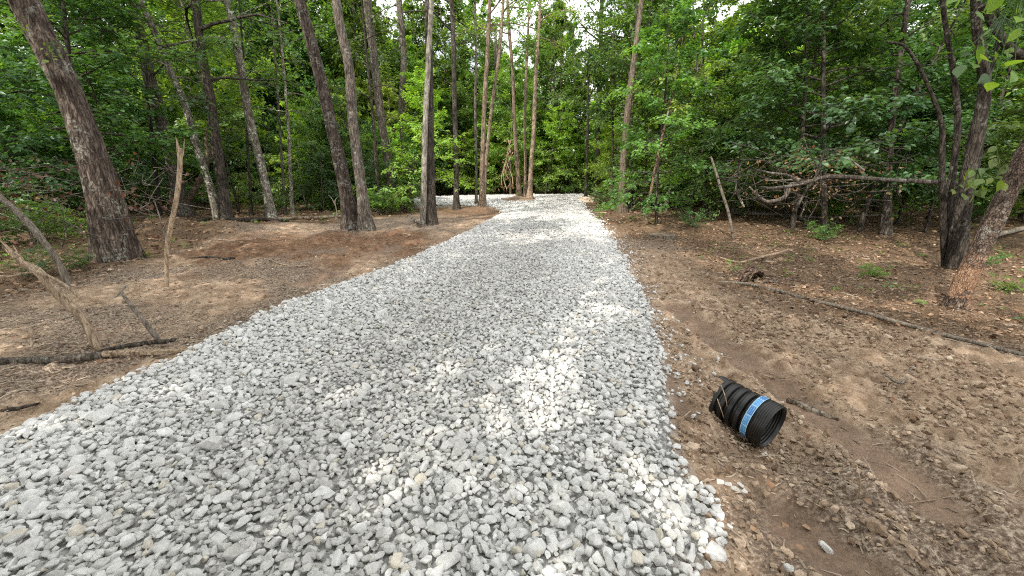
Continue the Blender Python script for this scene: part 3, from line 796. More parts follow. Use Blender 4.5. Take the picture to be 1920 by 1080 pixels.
# ------------------------------------------------------------------ the individual trees at the clearing
def tree_px(name, pts, widths, bark, label, top=15.0, crown=None, leafm='leaf_mid', sides=12, furrow=0.0, seed=1, cat='tree', group=None, flare=1.5, lean_y=0.0, scraped=None, lsize=.17, dY=0.0, no_ext=False):
    """pts: trunk points in the photo from the base up; the base sits on the ground and the trunk rises in the plane through it"""
    b = gp(*pts[0]); Y = b[1] + dY
    W = [np.array([b[0], b[1], b[2]])]
    for p in pts[1:]:
        q = vp(p[0], p[1], Y); W.append(q)
    R = [w / 2 * float(project(q)[2]) / F_PX for w, q in zip(widths, W)]
    d = unit(W[-1] - W[-2])
    if not no_ext and W[-1][2] < top:
        k = 3
        z0 = W[-1][2]
        for j in range(1, k + 1):
            d2 = unit(d * (1 - .25 * j) + np.array([0, 0, .25 * j]))
            W.append(W[-1] + d2 * (top - z0) / k)
            R.append(R[-1] * .72)
    P, R = smooth_path(W, R, 6)
    P[:, 1] += lean_y * (P[:, 2] - P[0, 2])
    o = empty(name, tuple(b), label, cat, group)
    L = P - b
    # a flared foot that goes into the soil
    zz = L[:, 2]; R = R * (1 + (flare - 1) * np.exp(-np.maximum(zz, 0) / (.30 + 1.2 * R[0])))
    L = np.vstack([L[0] - [0, 0, .2], L]); R = np.concatenate([[R[0] * 1.12], R])
    if sides > 20:
        n = 90; s = np.linspace(0, len(L) - 1, n * 2); L = np.stack([np.interp(s, np.arange(len(L)), L[:, i]) for i in range(3)], 1); R = np.interp(s, np.arange(len(R)), R)
    tm, cm = MB(), MB()
    tube(tm, L, R, sides, rough=.07, seed=seed, furrow=furrow, lobes=.30 if R[0] > .06 and flare > 1.15 else 0)
    if crown:
        z0, z1, nb, bl, tw_, lpt = crown
        crown_on_path(tm, cm, L, R, z0, min(z1, L[:, 2].max() * .98), nb, bl, .35, tw_, lpt, lsize, np.random.default_rng(seed + 500), False, lambda f: .7 + .5 * math.sin(f * PI), flat=.55, tw=.42, bare=.3, keep=sun_keep(b))
    link('trunk', tm.mesh('trunk', M[bark], True), o)
    if crown: link('crown', cm.mesh('crown', M[leafm]), o)
    return o, L + b, R

CR = (6.5, 15, 16, 3.0, 10, 14)
oak, oakP, oakR = tree_px('oak_tree', [(222, 487), (190, 350), (140, 200), (95, 100), (45, 0)], [56, 48, 43, 43, 45], 'oak', 'thick oak with rough lichen-flecked bark leaning out over the dirt clearing, the stoutest trunk', 17, (6, 17, 22, 4.2, 12, 16), sides=72, furrow=.022, seed=3, flare=1.2)
tree_px('tree', [(341, 404), (322, 300), (293, 190), (262, 60), (250, 0)], [24, 20, 18, 15, 14], 'grey', 'straight grey-brown tree directly behind the upright splintered stick', 16, (4.6, 16, 15, 3, 10, 14), 'leaf_dark', seed=4)
tree_px('tree', [(411, 412), (392, 345), (368, 270), (345, 190), (318, 130), (285, 50), (262, 0)], [13, 12, 12, 11, 11, 10, 10], 'pale', 'slim pale trunk sloping up behind the crooked bare sapling', 14, (5.0, 14, 12, 2.6, 10, 14), seed=5)
tree_px('tree', [(425, 413), (416, 340), (405, 270), (393, 180), (377, 90), (366, 0)], [19, 17, 18, 16, 14, 13], 'dark', 'dark trunk with torn bark at its foot beside the slim pale trunk', 16, (4.2, 16, 15, 3.2, 10, 14), 'leaf_dark', seed=6)
tree_px('tree', [(509, 408), (492, 320), (470, 235), (452, 130), (440, 60), (426, 0)], [15, 14, 15, 14, 13, 13], 'pale', 'pale grey lichen-streaked trunk standing alone at the back edge of the reddish clearing', 16, (6.5, 16, 15, 3, 10, 14), seed=7)
tree_px('tree', [(660, 428), (645, 340), (622, 240), (597, 130), (575, 50), (562, 0)], [27, 24, 22, 21, 20, 20], 'oak', 'left one of two sturdy furrowed trunks side by side at the edge of the clearing', 18, (8, 18, 18, 3.4, 10, 14), sides=24, furrow=.012, seed=8)
tree_px('tree', [(687, 428), (676, 340), (662, 230), (655, 130), (640, 60), (630, 0)], [21, 19, 18, 18, 17, 17], 'grey', 'right one of two sturdy furrowed trunks side by side, speckled with lichen', 17, (8, 17, 16, 3.2, 10, 14), sides=24, furrow=.010, seed=9)
tree_px('tree', [(740, 395), (727, 300), (713, 210), (700, 100), (688, 0)], [18, 15, 15, 15, 15], 'grey', 'grey trunk rising out of the bright green bush beside the drive', 18, (9, 18, 16, 3.4, 10, 14), seed=10)
tree_px('tree', [(768, 392), (760, 300), (753, 210), (757, 110), (748, 0)], [13, 12, 12, 11, 11], 'grey', 'slender grey-brown trunk with a forked top between the bush and the barkless snag', 17, (8.5, 17, 14, 3, 10, 14), seed=11)
snag, snP, snR = tree_px('dead_tree', [(793, 421), (795, 330), (797, 240), (802, 140), (806, 60), (809, 0)], [12, 11, 10, 10, 9, 9], 'bone', 'thin dead pale trunk, brown at the foot, pressed against a thick dark trunk', 13, None, seed=12, dY=-.3, flare=1.1)
tree_px('tree', [(809, 420), (807, 320), (806, 210), (804, 100), (802, 0)], [18, 16, 15, 14, 13], 'dark', 'thick dark upright trunk behind the pale dead one beside the drive', 18, (8, 18, 18, 3.4, 10, 14), sides=20, furrow=.008, seed=13, flare=1.2)
tree_px('tree', [(856, 392), (855, 300), (852, 180), (850, 80), (847, 0)], [10, 9, 9, 9, 8], 'dark', 'slim dark trunk with small leafy shoots in front of the side loop of gravel', 17, (7.5, 17, 15, 2.8, 10, 14), seed=14)
tree_px('tree', [(903, 388), (905, 300), (908, 200), (914, 100), (918, 0)], [10, 9, 8, 8, 7], 'sun_paint_bark', 'tall tan trunk on the tip of dirt where the drive forks', 19, (9.5, 19, 15, 2.8, 10, 14), 'leaf_bright', seed=15)
tree_px('tree', [(907, 386), (912, 300), (922, 200), (936, 100), (944, 0)], [7, 6, 6, 6, 5], 'sun_paint_bark', 'thin tan stem leaning off the foot of the tall tan trunk at the fork', 17, (9, 17, 12, 2.6, 10, 14), 'leaf_bright', seed=16)
tree_px('tree', [(893, 384), (893, 300), (891, 200), (893, 100), (890, 0)], [5, 5, 5, 4, 4], 'grey', 'pole-thin grey trunk just behind the tall tan trunk at the fork', 16, (8.5, 16, 12, 2.6, 10, 14), seed=17)
tree_px('tree', [(974, 372), (970, 310), (965, 240), (962, 150), (955, 60)], [9, 8, 7, 6, 6], 'sun_paint_bark', 'warm tan trunk on the island in the gravel, the one with the dangling dead vine', 20, (10.5, 20, 15, 3.2, 14, 18), seed=18)
tree_px('tree', [(985, 371), (985, 310), (984, 240), (986, 150), (990, 60)], [6, 5, 5, 5, 4], 'sun_paint_bark', 'thinnest middle trunk of the three on the island in the gravel', 19, (10, 19, 14, 3, 14, 18), seed=19)
tree_px('tree', [(993, 373), (996, 310), (1001, 240), (1004, 150), (1010, 60)], [9, 8, 8, 7, 6], 'sun_paint_bark', 'pale brown trunk on the island in the gravel, on the side of the main drive', 20, (10.5, 20, 15, 3.2, 14, 18), 'leaf_bright', seed=20)
tree_px('tree', [(1118, 368), (1120, 290), (1122, 200), (1126, 100), (1128, 0)], [10, 9, 8, 8, 7], 'dark', 'straight dark trunk at the far bend beside the heap of pale dirt', 19, (9, 19, 16, 3.2, 10, 14), seed=21)
tree_px('dead_tree', [(1166, 398), (1168, 320), (1178, 200), (1189, 110), (1203, 0)], [14, 12, 12, 10, 8], 'tan', 'tall broken snag with a pale barkless top rising from the leafy roadside thicket', 11, None, seed=22)
tree_px('sapling', [(1211, 421), (1222, 350), (1236, 280), (1248, 230), (1262, 170)], [6, 5, 5, 4, 3], 'red', 'slender sapling with orange skinned bark leaning from the corner of the drive verge', 6.5, (3.2, 6.5, 14, 1.3, 9, 10), 'leaf_sun_paint', lsize=.11, seed=23, flare=1.1)
tree_px('sapling', [(1246, 396), (1262, 340), (1280, 285), (1296, 245), (1315, 190)], [8, 7, 6, 6, 5], 'grey', 'leaning sapling with split pale wood showing, second from the orange skinned one', 6.5, (3.4, 6.5, 12, 1.4, 9, 10), 'leaf_sun_paint', lsize=.11, seed=24, flare=1.2)
tree_px('sapling', [(1240, 393), (1250, 340), (1259, 300), (1276, 240), (1290, 200)], [7, 6, 6, 5, 4], 'grey', 'slim leaning sapling just beside the orange skinned one', 6.5, (3.4, 6.5, 12, 1.4, 9, 10), lsize=.11, seed=25, flare=1.2)

for k, (x0, y0, x1, x2, w_, bk) in enumerate(((1036, 361.5, 1037, 1040, 4.5, 'grey'), (1052, 361, 1050, 1052, 3, 'tan'), (1078, 361, 1079, 1076, 4, 'grey'), (1092, 361, 1094, 1099, 3.5, 'tan'), (938, 361.5, 936, 930, 4, 'grey'), (925, 362, 927, 928, 3, 'dark'), (1064, 361, 1068, 1075, 3, 'dark'), (870, 363, 871, 868, 3.5, 'grey'), (834, 364, 832, 835, 4, 'grey'), (1019, 361.5, 1024, 1036, 3.5, 'tan'))):
    tree_px('pole_tree', [(x0, y0), (x1, 270), ((x1 + x2) / 2, 180), (x2, 60)], [w_, w_ * .9, w_ * .8, w_ * .6], bk, 'thin straight pole of a tree at the far edge of the gravel loop', 18, (9, 18, 8, 2.6, 8, 12), 'leaf_bright', sides=7, seed=60 + k, group='pole trees at the far edge of the loop')
for k, (x0, y0, x1, x2, w_, bk, lab) in enumerate(((548, 402, 540, 528, 7, 'pale', 'thin forked pale sapling to the drive side of the lone lichen-streaked trunk'), (535, 400, 524, 515, 5, 'grey', 'thin grey sapling just beside the thin forked pale one'), (472, 404, 462, 455, 5, 'dark', 'thin dark sapling between the torn-barked trunk and the lichen-streaked trunk'), (300, 404, 282, 262, 7, 'dark', 'slim dark tree in the shade between the oak and the straight grey-brown tree'), (1098, 372, 1102, 1104, 6, 'dark', 'slim dark tree on the outside of the far bend'), (1146, 386, 1149, 1150, 6, 'dark', 'slim dark tree a little before the broken snag'), (1182, 392, 1184, 1190, 7, 'dark', 'dark stem right behind the broken snag'), (1325, 400, 1322, 1318, 5, 'dark', 'slim dark stem behind the thin bare leaning pole'), (1660, 440, 1672, 1690, 14, 'dark', 'dark crooked trunk under the fallen tree, set back from the dark clump'), (712, 398, 700, 686, 7, 'dark', 'slim dark tree behind the two sturdy trunks'))):
    tree_px('tree', [(x0, y0), ((x0 + x1) / 2, 320), (x1, 230), (x2, 90)], [w_, w_ * .9, w_ * .8, w_ * .65], bk, lab, 11, (4.5, 11, 10, 2.0, 9, 12), 'leaf_mid', sides=8, seed=80 + k, lsize=.14)

# the dark clump and the scraped trunk by the verge
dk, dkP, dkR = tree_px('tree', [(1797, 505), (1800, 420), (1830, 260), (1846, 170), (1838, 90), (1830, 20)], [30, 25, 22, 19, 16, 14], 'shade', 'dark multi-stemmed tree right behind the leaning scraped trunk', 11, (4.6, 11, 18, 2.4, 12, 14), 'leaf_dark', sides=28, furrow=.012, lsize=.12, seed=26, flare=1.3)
def stem(root, pts, widths, Y, bark, name='stem', sides=9, top=None):
    W = [vp(p[0], p[1], Y) for p in pts]
    P, R = smooth_path(W, [w / 2 * float(project(q)[2]) / F_PX for w, q in zip(widths, W)], 5)
    mb = MB(); tube(mb, P - np.array(root.location), R, sides, rough=.12, seed=len(pts) + int(pts[0][0]))
    return link(name, mb.mesh(name, M[bark], True), root), P, R
Yd = dkP[1][1]
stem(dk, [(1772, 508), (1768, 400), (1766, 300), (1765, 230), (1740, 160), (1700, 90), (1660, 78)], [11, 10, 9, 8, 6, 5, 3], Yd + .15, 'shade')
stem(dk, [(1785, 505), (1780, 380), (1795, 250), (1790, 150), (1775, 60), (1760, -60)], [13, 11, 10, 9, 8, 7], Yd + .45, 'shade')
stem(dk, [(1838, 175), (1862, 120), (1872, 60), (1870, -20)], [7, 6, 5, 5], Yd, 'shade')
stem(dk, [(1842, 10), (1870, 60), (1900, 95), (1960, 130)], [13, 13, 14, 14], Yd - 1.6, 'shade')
ln_, lnP, lnR = tree_px('leaning_tree', [(1792, 574), (1822, 500), (1870, 400), (1908, 320), (1950, 245), (2010, 140)], [33, 30, 29, 29, 30, 30], 'scraped', 'reddish trunk with scraped bark leaning hard away from the verge', 9, (4.4, 9, 14, 2.4, 11, 14), 'leaf_mid', sides=56, furrow=.010, seed=27, flare=1.12, lsize=.13)

# leafy shoots
def sprig(root, base, n, ls, spread, down, leafm, seed, name='leafy_shoot'):
    R_ = np.random.default_rng(seed); mb = MB()
    base = np.array(base) - np.array(root.location if root.parent is None else (0, 0, 0))
    P = base + np.stack([R_.normal(0, spread, n), R_.normal(0, spread * .6, n), R_.normal(0, spread * 1.2, n)], 1)
    D = np.stack([R_.normal(0, .7, n), R_.normal(-.3, .5, n), R_.normal(-down, .3, n)], 1)
    N = np.stack([R_.normal(0, .5, n), R_.normal(-.6, .4, n), np.full(n, .7)], 1)
    leaves(mb, P, D, N, ls * (.6 + .6 * R_.random(n)), .8 * R_.random(n), 2, 1.15)
    for p in P: tube(mb, [base + [0, 0, spread], (base + p) / 2 + [0, 0, .04], p], [.006, .004, .002], 4, cap=False, tint=.1)
    return link(name, mb.mesh(name, M[leafm]), root)
yl = lnP[0][1]
sprig(ln_, vp(1828, 335, yl - .35), 20, .115, .11, .9, 'leaf_lime', 1)
sprig(ln_, vp(1868, 312, yl - .3), 12, .11, .09, .7, 'leaf_lime', 2)
sprig(ln_, vp(1905, 15, 3.4), 26, .15, .17, .6, 'leaf_bright', 3)
sprig(ln_, vp(1868, 75, 4.4), 22, .14, .2, .6, 'leaf_mid', 4)
yo = oakP[0][1]
sprig(oak, vp(100, 88, yo - .35), 16, .10, .09, .2, 'leaf_lime', 5)
sprig(oak, vp(36, 50, yo - .35), 8, .08, .07, .2, 'leaf_lime', 6)

# dead dangling vine on the island tree
b = gp(960, 372)
o = empty('dead_vine', tuple(b), 'hanging dead vine with brown leaves beside the island trees', 'vine')
mb = MB(); lb = MB(); Yv = b[1] - .4
for pts in ([(950, 355), (944, 330), (950, 300), (956, 280), (953, 262)], [(950, 355), (957, 340), (948, 325), (955, 300), (962, 285)], [(942, 352), (940, 335), (946, 310), (952, 290)], [(958, 262), (950, 300), (960, 330), (962, 350)]):
    P, R = smooth_path([vp(x, y, Yv + random.uniform(-.2, .2)) for x, y in pts], [.03] * len(pts), 4); tube(mb, P - b, R, 5)
    n = 14; q = P[rng.integers(0, len(P), n)] - b + rng.normal(0, .15, (n, 3))
    leaves(lb, q, rng.normal(0, 1, (n, 3)) - [0, 0, .8], rng.normal(0, 1, (n, 3)), .22 + .1 * rng.random(n), rng.random(n))
link('stem', mb.mesh('stem', M['wood'], True), o); link('dead_leaves', lb.mesh('dead_leaves', M['leaf_dead']), o)

# ------------------------------------------------------------------ sticks, logs, roots
def stick_up(name, pts, widths, bark, label, cat, sides=8, forks=(), splay=False, lean_y=0, seed=1):
    b = gp(*pts[0]); Y = b[1]
    W = [b - [0, 0, .06]] + [vp(x, y, Y - lean_y * i) for i, (x, y) in enumerate(pts[1:], 1)]
    t = project(b)[2]
    P, R = smooth_path(W, [w / 2 * float(project(q)[2]) / F_PX for w, q in zip(widths, W)], 6)
    mb = MB(); tube(mb, P - b, R, sides, rough=.18, seed=seed)
    o = link(name, mb.mesh(name, M[bark], True), None, tuple(b)); tag(o, label, cat)
    if splay:
        mb = MB(); e = P[-1] - b; d = unit(P[-1] - P[-3]); r = R[-1]
        for k in range(7):
            dd = unit(d + np.random.default_rng(seed * 31 + k).normal(0, .085, 3)); l = r * (2 + 6 * random.random())
            q = e + np.random.default_rng(k).normal(0, r * .5, 3) - d * r * 2
            tube(mb, [q, q + dd * l * .6, q + dd * l], [r * .42, r * .3, r * .06], 4, cap=False)
        link('splintered_end', mb.mesh('splintered_end', M['wood'], True), o)
    for fp, fw in forks:
        W = [vp(x, y, Y - .03) for x, y in fp]
        P2, R2 = smooth_path(W, [w / 2 * float(project(q)[2]) / F_PX for w, q in zip(fw, W)], 5)
        mb = MB(); tube(mb, P2 - b, R2, 6, rough=.1)
        link('branch', mb.mesh('branch', M[bark], True), o)
    return o

stick_up('broken_stick', [(186, 657), (160, 605), (120, 562), (75, 512), (45, 495), (25, 474)], [13, 13, 15, 15, 12, 11], 'wood', 'pale stripped broken stick leaning toward the oak with a splintered tip', 'stick', 10,
         [([(62, 506), (100, 522), (130, 540), (149, 559)], [7, 6, 5, 4]), ([(70, 510), (45, 512), (20, 518), (-10, 516)], [5, 4, 3, 2])], True, seed=2)
stick_up('leaning_branch', [(131, 536), (105, 485), (70, 438), (35, 400), (0, 370), (-60, 320)], [11, 11, 11, 10, 9, 7], 'stick', 'long grey weathered branch leaning up from the verge in front of the oak', 'branch', 10, seed=3)
stick_up('splintered_sapling', [(311, 537), (313, 480), (318, 435), (330, 375), (337, 320), (337, 278)], [7, 7, 8, 8, 8, 8], 'wood', 'upright bark-stripped sapling with a shredded top in the dirt clearing', 'sapling', 10, (), True, seed=4)
stick_up('leaning_stick', [(305, 642), (270, 602), (248, 575), (226, 546)], [9, 8, 7, 5], 'stick', 'short brown stick poking up from the verge above the fallen log', 'stick', 8, seed=5)
stick_up('bent_sapling', [(343, 404), (352, 378), (368, 350), (383, 322), (390, 290), (386, 262), (388, 240)], [9, 11, 11, 10, 9, 6, 3], 'tan', 'crooked bare sapling curving up at the back of the dirt clearing', 'sapling', 9, (), seed=6)
stick_up('leaning_stick', [(1377, 449), (1366, 400), (1352, 355), (1340, 315), (1333, 294)], [5, 5, 5, 4, 3], 'stick', 'thin bare pole leaning at the edge of the leaf-littered wood', 'stick', 8, (), seed=7)
stick_up('small_twig', [(633, 418), (631, 395), (628, 378), (634, 368)], [3, 2, 2, 1], 'stick', 'thin bare twig standing before the two sturdy trunks', 'twig', 5, [([(629, 385), (622, 372), (616, 366)], [2, 1, 1])], seed=8)
stick_up('small_twig', [(318, 480), (308, 440), (300, 410), (290, 378)], [5, 4, 3, 2], 'stick', 'dark thin twig beside the upright bark-stripped sapling', 'twig', 6, [([(306, 430), (318, 405)], [2, 1])], seed=9)
stick_up('small_twig', [(1612, 1250 - 320), (1612, 905), (1605, 870)], [5, 4, 3], 'wood', 'short pale twig standing out of the dirt past the pipe', 'twig', 5, (), seed=10)
stick_up('dead_sapling', [(1500, 412), (1505, 395), (1510, 380), (1513, 365)], [5, 4, 4, 3], 'stick', 'knee-high dead sapling with drooping dark leaves on the forest floor', 'sapling', 5, [([(1508, 388), (1525, 372)], [2, 1]), ([(1506, 394), (1490, 380)], [2, 1])], seed=11)

def lying(name, pts, widths, bark, label, cat, sides=8, sink=.35, parts=(), rough=.12, seed=1):
    W, R = [], []
    for (x, y), w in zip(pts, widths):
        p = gp(x, y); t = project(p)[2]; r = w / 2 * t / F_PX
        W.append(p + [0, 0, r * (1 - sink)]); R.append(r)
    P, R = smooth_path(W, R, 5); b = P[0].copy(); b[2] = H1(b[0], b[1])
    mb = MB(); tube(mb, P - b, R, sides, rough=rough, seed=seed)
    o = link(name, mb.mesh(name, M[bark], True), None, tuple(b)); tag(o, label, cat)
    return o, b

log, lb_ = lying('fallen_log', [(-90, 692), (0, 684), (90, 680), (170, 673), (206, 669)], [17, 16, 15, 15, 15], 'grey', 'dark barked thin log lying across the verge with its end split to pale wood', 'log', 12, .3, seed=2)
W = [gp(x, y) + [0, 0, .04] for x, y in ((196, 670), (250, 669), (310, 667), (365, 663))]
P, R = smooth_path(W, [.030, .034, .031, .012], 5)
mb = MB(); tube(mb, P - lb_, R, 7, rough=.25, seed=9)
link('split_end', mb.mesh('split_end', M['wood']), log)
lying('fallen_branch', [(175, 664), (215, 655), (270, 646), (320, 640), (358, 633)], [5, 9, 9, 7, 4], 'dark', 'dark half-buried branch lying just above the split end of the log', 'branch', 8, .5, seed=3)
lying('fallen_branch', [(-30, 775), (30, 768), (75, 757)], [7, 7, 4], 'dark', 'short dark branch lying on the verge below the fallen log', 'branch', 8, .4, seed=4)
lying('long_root', [(1350, 530), (1400, 534), (1450, 545), (1500, 560), (1560, 574), (1640, 594), (1700, 612), (1800, 638), (1870, 656), (1960, 678)], [4, 5, 6, 7, 7, 7, 8, 8, 8, 8], 'stick', 'long thin brown branch lying along the verge past the curled root', 'branch', 8, .25, seed=5)
lying('fallen_branch', [(1250, 438), (1300, 437)], [3, 3], 'wood', 'short pale stick lying by the low stump', 'stick', 6, .3, seed=16) if False else None
lying('fallen_branch', [(1478, 752), (1510, 765), (1545, 778), (1572, 788)], [11, 13, 10, 6], 'tan', 'short greyish root lying in the dirt against the back of the pipe mouth', 'branch', 8, .75, seed=6)
lying('fallen_branch', [(505, 487), (530, 497), (555, 500), (580, 499)], [3, 3, 3, 2], 'wood', 'slim pale branch lying on the reddish dirt clearing', 'branch', 6, .3, seed=7)
lying('fallen_branch', [(355, 487), (390, 484), (420, 487), (440, 485)], [4, 5, 5, 4], 'dark', 'short dark branch lying on the mulch near the oak', 'branch', 6, .3, seed=8)
lying('fallen_branch', [(240, 545), (235, 538), (218, 556), (205, 566)], [3, 4, 4, 2], 'stick', 'short bent grey twig lying on the verge by the small leaning stick', 'twig', 6, .3, seed=18)
lying('fallen_log', [(1370, 401), (1450, 405), (1530, 410), (1610, 407), (1660, 404)], [5, 6, 6, 5, 4], 'stick', 'pale thin pole lying on the forest floor behind the leaning bare pole', 'log', 8, .2, seed=9)
lying('fallen_log', [(1365, 394), (1430, 402), (1500, 413), (1560, 420)], [4, 5, 5, 3], 'pale', 'second pale pole crossing the thin one on the forest floor', 'log', 8, .2, seed=10)
lying('fallen_log', [(470, 415), (540, 412), (600, 410), (660, 406)], [5, 6, 6, 5], 'tan', 'thin fallen pole behind the two sturdy trunks', 'log', 8, .25, seed=11)
lying('fallen_branch', [(358, 421), (400, 412), (440, 416), (490, 415), (540, 417)], [5, 7, 8, 8, 6], 'dark', 'dark fallen branch along the back edge of the reddish clearing', 'branch', 8, .2, seed=12)
lying('fallen_branch', [(765, 405), (780, 417), (792, 422)], [5, 5, 4], 'stick', 'short grey broken branch at the foot of the pale dead trunk', 'branch', 6, .2, seed=13)
lying('small_twig', [(1095, 398), (1120, 400), (1137, 400)], [2, 2, 2], 'wood', 'pale straight twig lying on the far verge beside the drive', 'twig', 5, 0, seed=14)
lying('fallen_branch', [(1855, 452), (1890, 443), (1960, 425)], [9, 9, 8], 'stick', 'grey branch lying behind the leaning scraped trunk', 'branch', 7, -1.0, seed=15)
lying('small_root', [(1512, 935), (1545, 955), (1572, 962), (1585, 980), (1600, 982)], [3, 3, 3, 3, 2], 'wood', 'thin kinked pale root lying on the dirt below the pipe', 'root', 5, .1, seed=16)
lying('small_root', [(1700, 944), (1740, 940), (1782, 932)], [2, 3, 2], 'wood', 'thin straight pale root on the dirt well past the pipe', 'root', 5, .1, seed=17)
lying('small_root', [(1365, 822), (1400, 838), (1430, 850), (1455, 870)], [3, 3, 3, 2], 'wood', 'pale thread of root running under the pipe', 'root', 5, .0, seed=19)
lying('small_root', [(1350, 1000), (1375, 1025), (1400, 1050), (1425, 1080)], [3, 3, 3, 3], 'wood', 'thin pale root among the strayed stones at the drive edge', 'root', 5, .1, seed=20)
lying('small_root', [(1255, 690), (1290, 700), (1320, 690), (1350, 676)], [2, 3, 3, 2], 'wood', 'pale straw-like root lying between the drive and the back of the pipe', 'root', 5, .1, seed=21)
lying('small_root', [(1660, 705), (1690, 720), (1710, 690), (1720, 688)], [4, 5, 3, 2], 'stick', 'small forked grey root on the rough dirt below the long branch', 'root', 5, .1, seed=22)

# curled root with its torn branch
b = gp(1405, 528)
o = empty('uprooted_root', tuple(b), 'curled torn root bundle with a pale broken branch on the verge beside the drive', 'root')
mb = MB()
for k in range(18):
    R_ = np.random.default_rng(900 + k)
    a = np.linspace(R_.uniform(-.25, .2), R_.uniform(2.5, 3.3), 12); r0 = .20 + R_.normal(0, .03)
    wv = np.cumsum(R_.normal(0, .012, (12, 3)), axis=0)
    P = np.stack([r0 * 1.15 * np.cos(a), R_.normal(0, .05) + .10 * np.cos(a), r0 * np.sin(a)], 1) + wv
    tube(mb, P, np.linspace(.026, .012, 12) * R_.uniform(.6, 1.2), 6, rough=.3, seed=k, cap=False)
for k in range(30):
    R_ = np.random.default_rng(950 + k); a = R_.uniform(-.9, .5); l = .25 + .5 * R_.random()
    p = np.array([.12 * R_.random(), R_.normal(0, .1), .03]); d = np.array([math.cos(a), math.sin(a), R_.normal(0, .08)])
    tube(mb, [p, p + d * l * .5 + [0, 0, .03], p + d * l - [0, 0, .02]], [.009, .006, .003], 4, cap=False)
link('root_tangle', mb.mesh('root_tangle', M['red'], True), o)
W = [gp(1350, 485) + [0, 0, .03], gp(1385, 497) + [0, 0, .06], gp(1425, 489) + [0, 0, .08], gp(1455, 483) + [0, 0, .09], gp(1477, 476) + [0, 0, .10]]
P, R = smooth_path(W, [.012, .022, .03, .026, .02], 5); mb = MB(); tube(mb, P - b, R, 8, rough=.2)
link('branch', mb.mesh('branch', M['wood'], True), o)

# low stump
b = gp(1240, 447)
o = empty('tree_stump', tuple(b), 'low wide sawn stump half buried in dirt near the sapling with orange skinned bark', 'stump')
mb = MB(); th = np.linspace(0, 2 * PI, 40, endpoint=False); prof = [(-.22, .66), (-.06, .54), (.02, .45), (.08, .41), (.115, .395)]
V = np.array([[r * (1 + .12 * math.sin(5 * t) * (.2 - z) * 4 + .03 * math.sin(13 * t)) * math.cos(t) * 1.0, r * (1 + .12 * math.sin(5 * t + 1) * (.2 - z) * 4) * math.sin(t), z] for z, r in prof for t in th])
ii = np.arange(len(prof) - 1)[:, None] * 40; jj = np.arange(40)[None]; kk = (jj + 1) % 40
mb.add(V, np.stack([ii + jj, ii + kk, ii + 40 + kk, ii + 40 + jj], -1).reshape(-1, 4)); link('bark', mb.mesh('bark', M['tan'], True), o)
mb = MB(); top = V[-40:] + [0, 0, .003]; mb.add(np.vstack([top, [0, 0, .12]]), [(i, (i + 1) % 40, 40) for i in range(40)]); link('cut_face', mb.mesh('cut_face', M['tan']), o)

# fallen tree with its broken limbs, resting across the clump, and the brush under it
Yf = 8.6
b = np.array([*vp(1480, 350, Yf)[:2], 0.0]); b[2] = H1(b[0], b[1])
o = empty('fallen_tree', tuple(b), 'fallen grey tree held up off the forest floor, its limbs reaching toward the drive', 'tree')
def limb(pts, w, bark, name, Y=Yf, jit=.0):
    W = [vp(x, y, Y + jit * random.uniform(-1, 1)) for x, y in pts]; t = project(W[0])[2]
    P, R = smooth_path(W, [k * .4 * t / F_PX for k in w], 5); mb = MB(); tube(mb, P - b, R, 8, rough=.12, seed=int(pts[0][0]))
    link(name, mb.mesh(name, M[bark], True), o)
limb([(1805, 346), (1740, 341), (1660, 337), (1560, 331), (1515, 341), (1480, 345)], [11, 11, 10, 10, 9, 7], 'dark', 'trunk')
limb([(1520, 340), (1490, 347), (1450, 353), (1425, 350)], [10, 8, 7, 4], 'grey', 'limb')
limb([(1500, 343), (1478, 329), (1450, 325), (1415, 317)], [7, 6, 5, 3], 'grey', 'limb', Yf - .3)
limb([(1500, 336), (1470, 338), (1435, 338)], [4, 4, 2], 'stick', 'limb', Yf - .2)
limb([(1480, 352), (1470, 370), (1440, 378), (1420, 366), (1405, 350)], [9, 9, 8, 6, 4], 'grey', 'limb', Yf + .6)
limb([(1490, 395), (1510, 360), (1530, 330), (1545, 285)], [6, 6, 5, 4], 'dark', 'limb', Yf + .2)
limb([(1620, 320), (1605, 308), (1595, 298)], [6, 5, 3], 'pale', 'limb', Yf)
limb([(1395, 388), (1385, 368), (1380, 350)], [5, 5, 4], 'pale', 'limb', Yf + 1)
mb = MB()
for k in range(100):
    R_ = np.random.default_rng(1200 + k)
    p = vp(R_.uniform(1370, 1700), R_.uniform(280, 385), Yf + R_.uniform(.2, 3.0)); a = R_.random() * 6.28; l = .4 + 1.1 * R_.random()
    d = unit(np.array([math.cos(a), .4 * math.sin(a), R_.normal(.1, .45)]))
    P, R = smooth_path([p - d * l * .5, p + R_.normal(0, .06, 3), p + d * l * .5 + R_.normal(0, .1, 3)], [.014, .010, .004], 4)
    tube(mb, P, R, 4, cap=False)
tag(link('brush', mb.mesh('brush', M['dark'], True)), 'tangle of dead brush under the fallen tree', kind='stuff')
mb = MB(); n = 380
q = np.stack([rng.normal(1525, 75, n), rng.normal(335, 28, n)], 1)
P = np.array([vp(a_, b_, Yf + rng.uniform(.4, 2.3)) for a_, b_ in q])
leaves(mb, P, rng.normal(0, 1, (n, 3)) - [0, 0, .6], rng.normal(0, 1, (n, 3)), .05 + .05 * rng.random(n), rng.random(n) * .55)
tag(link('dead_foliage', mb.mesh('dead_foliage', M['leaf_dead'])), 'brown withered leaves caught in the dead brush', kind='stuff')
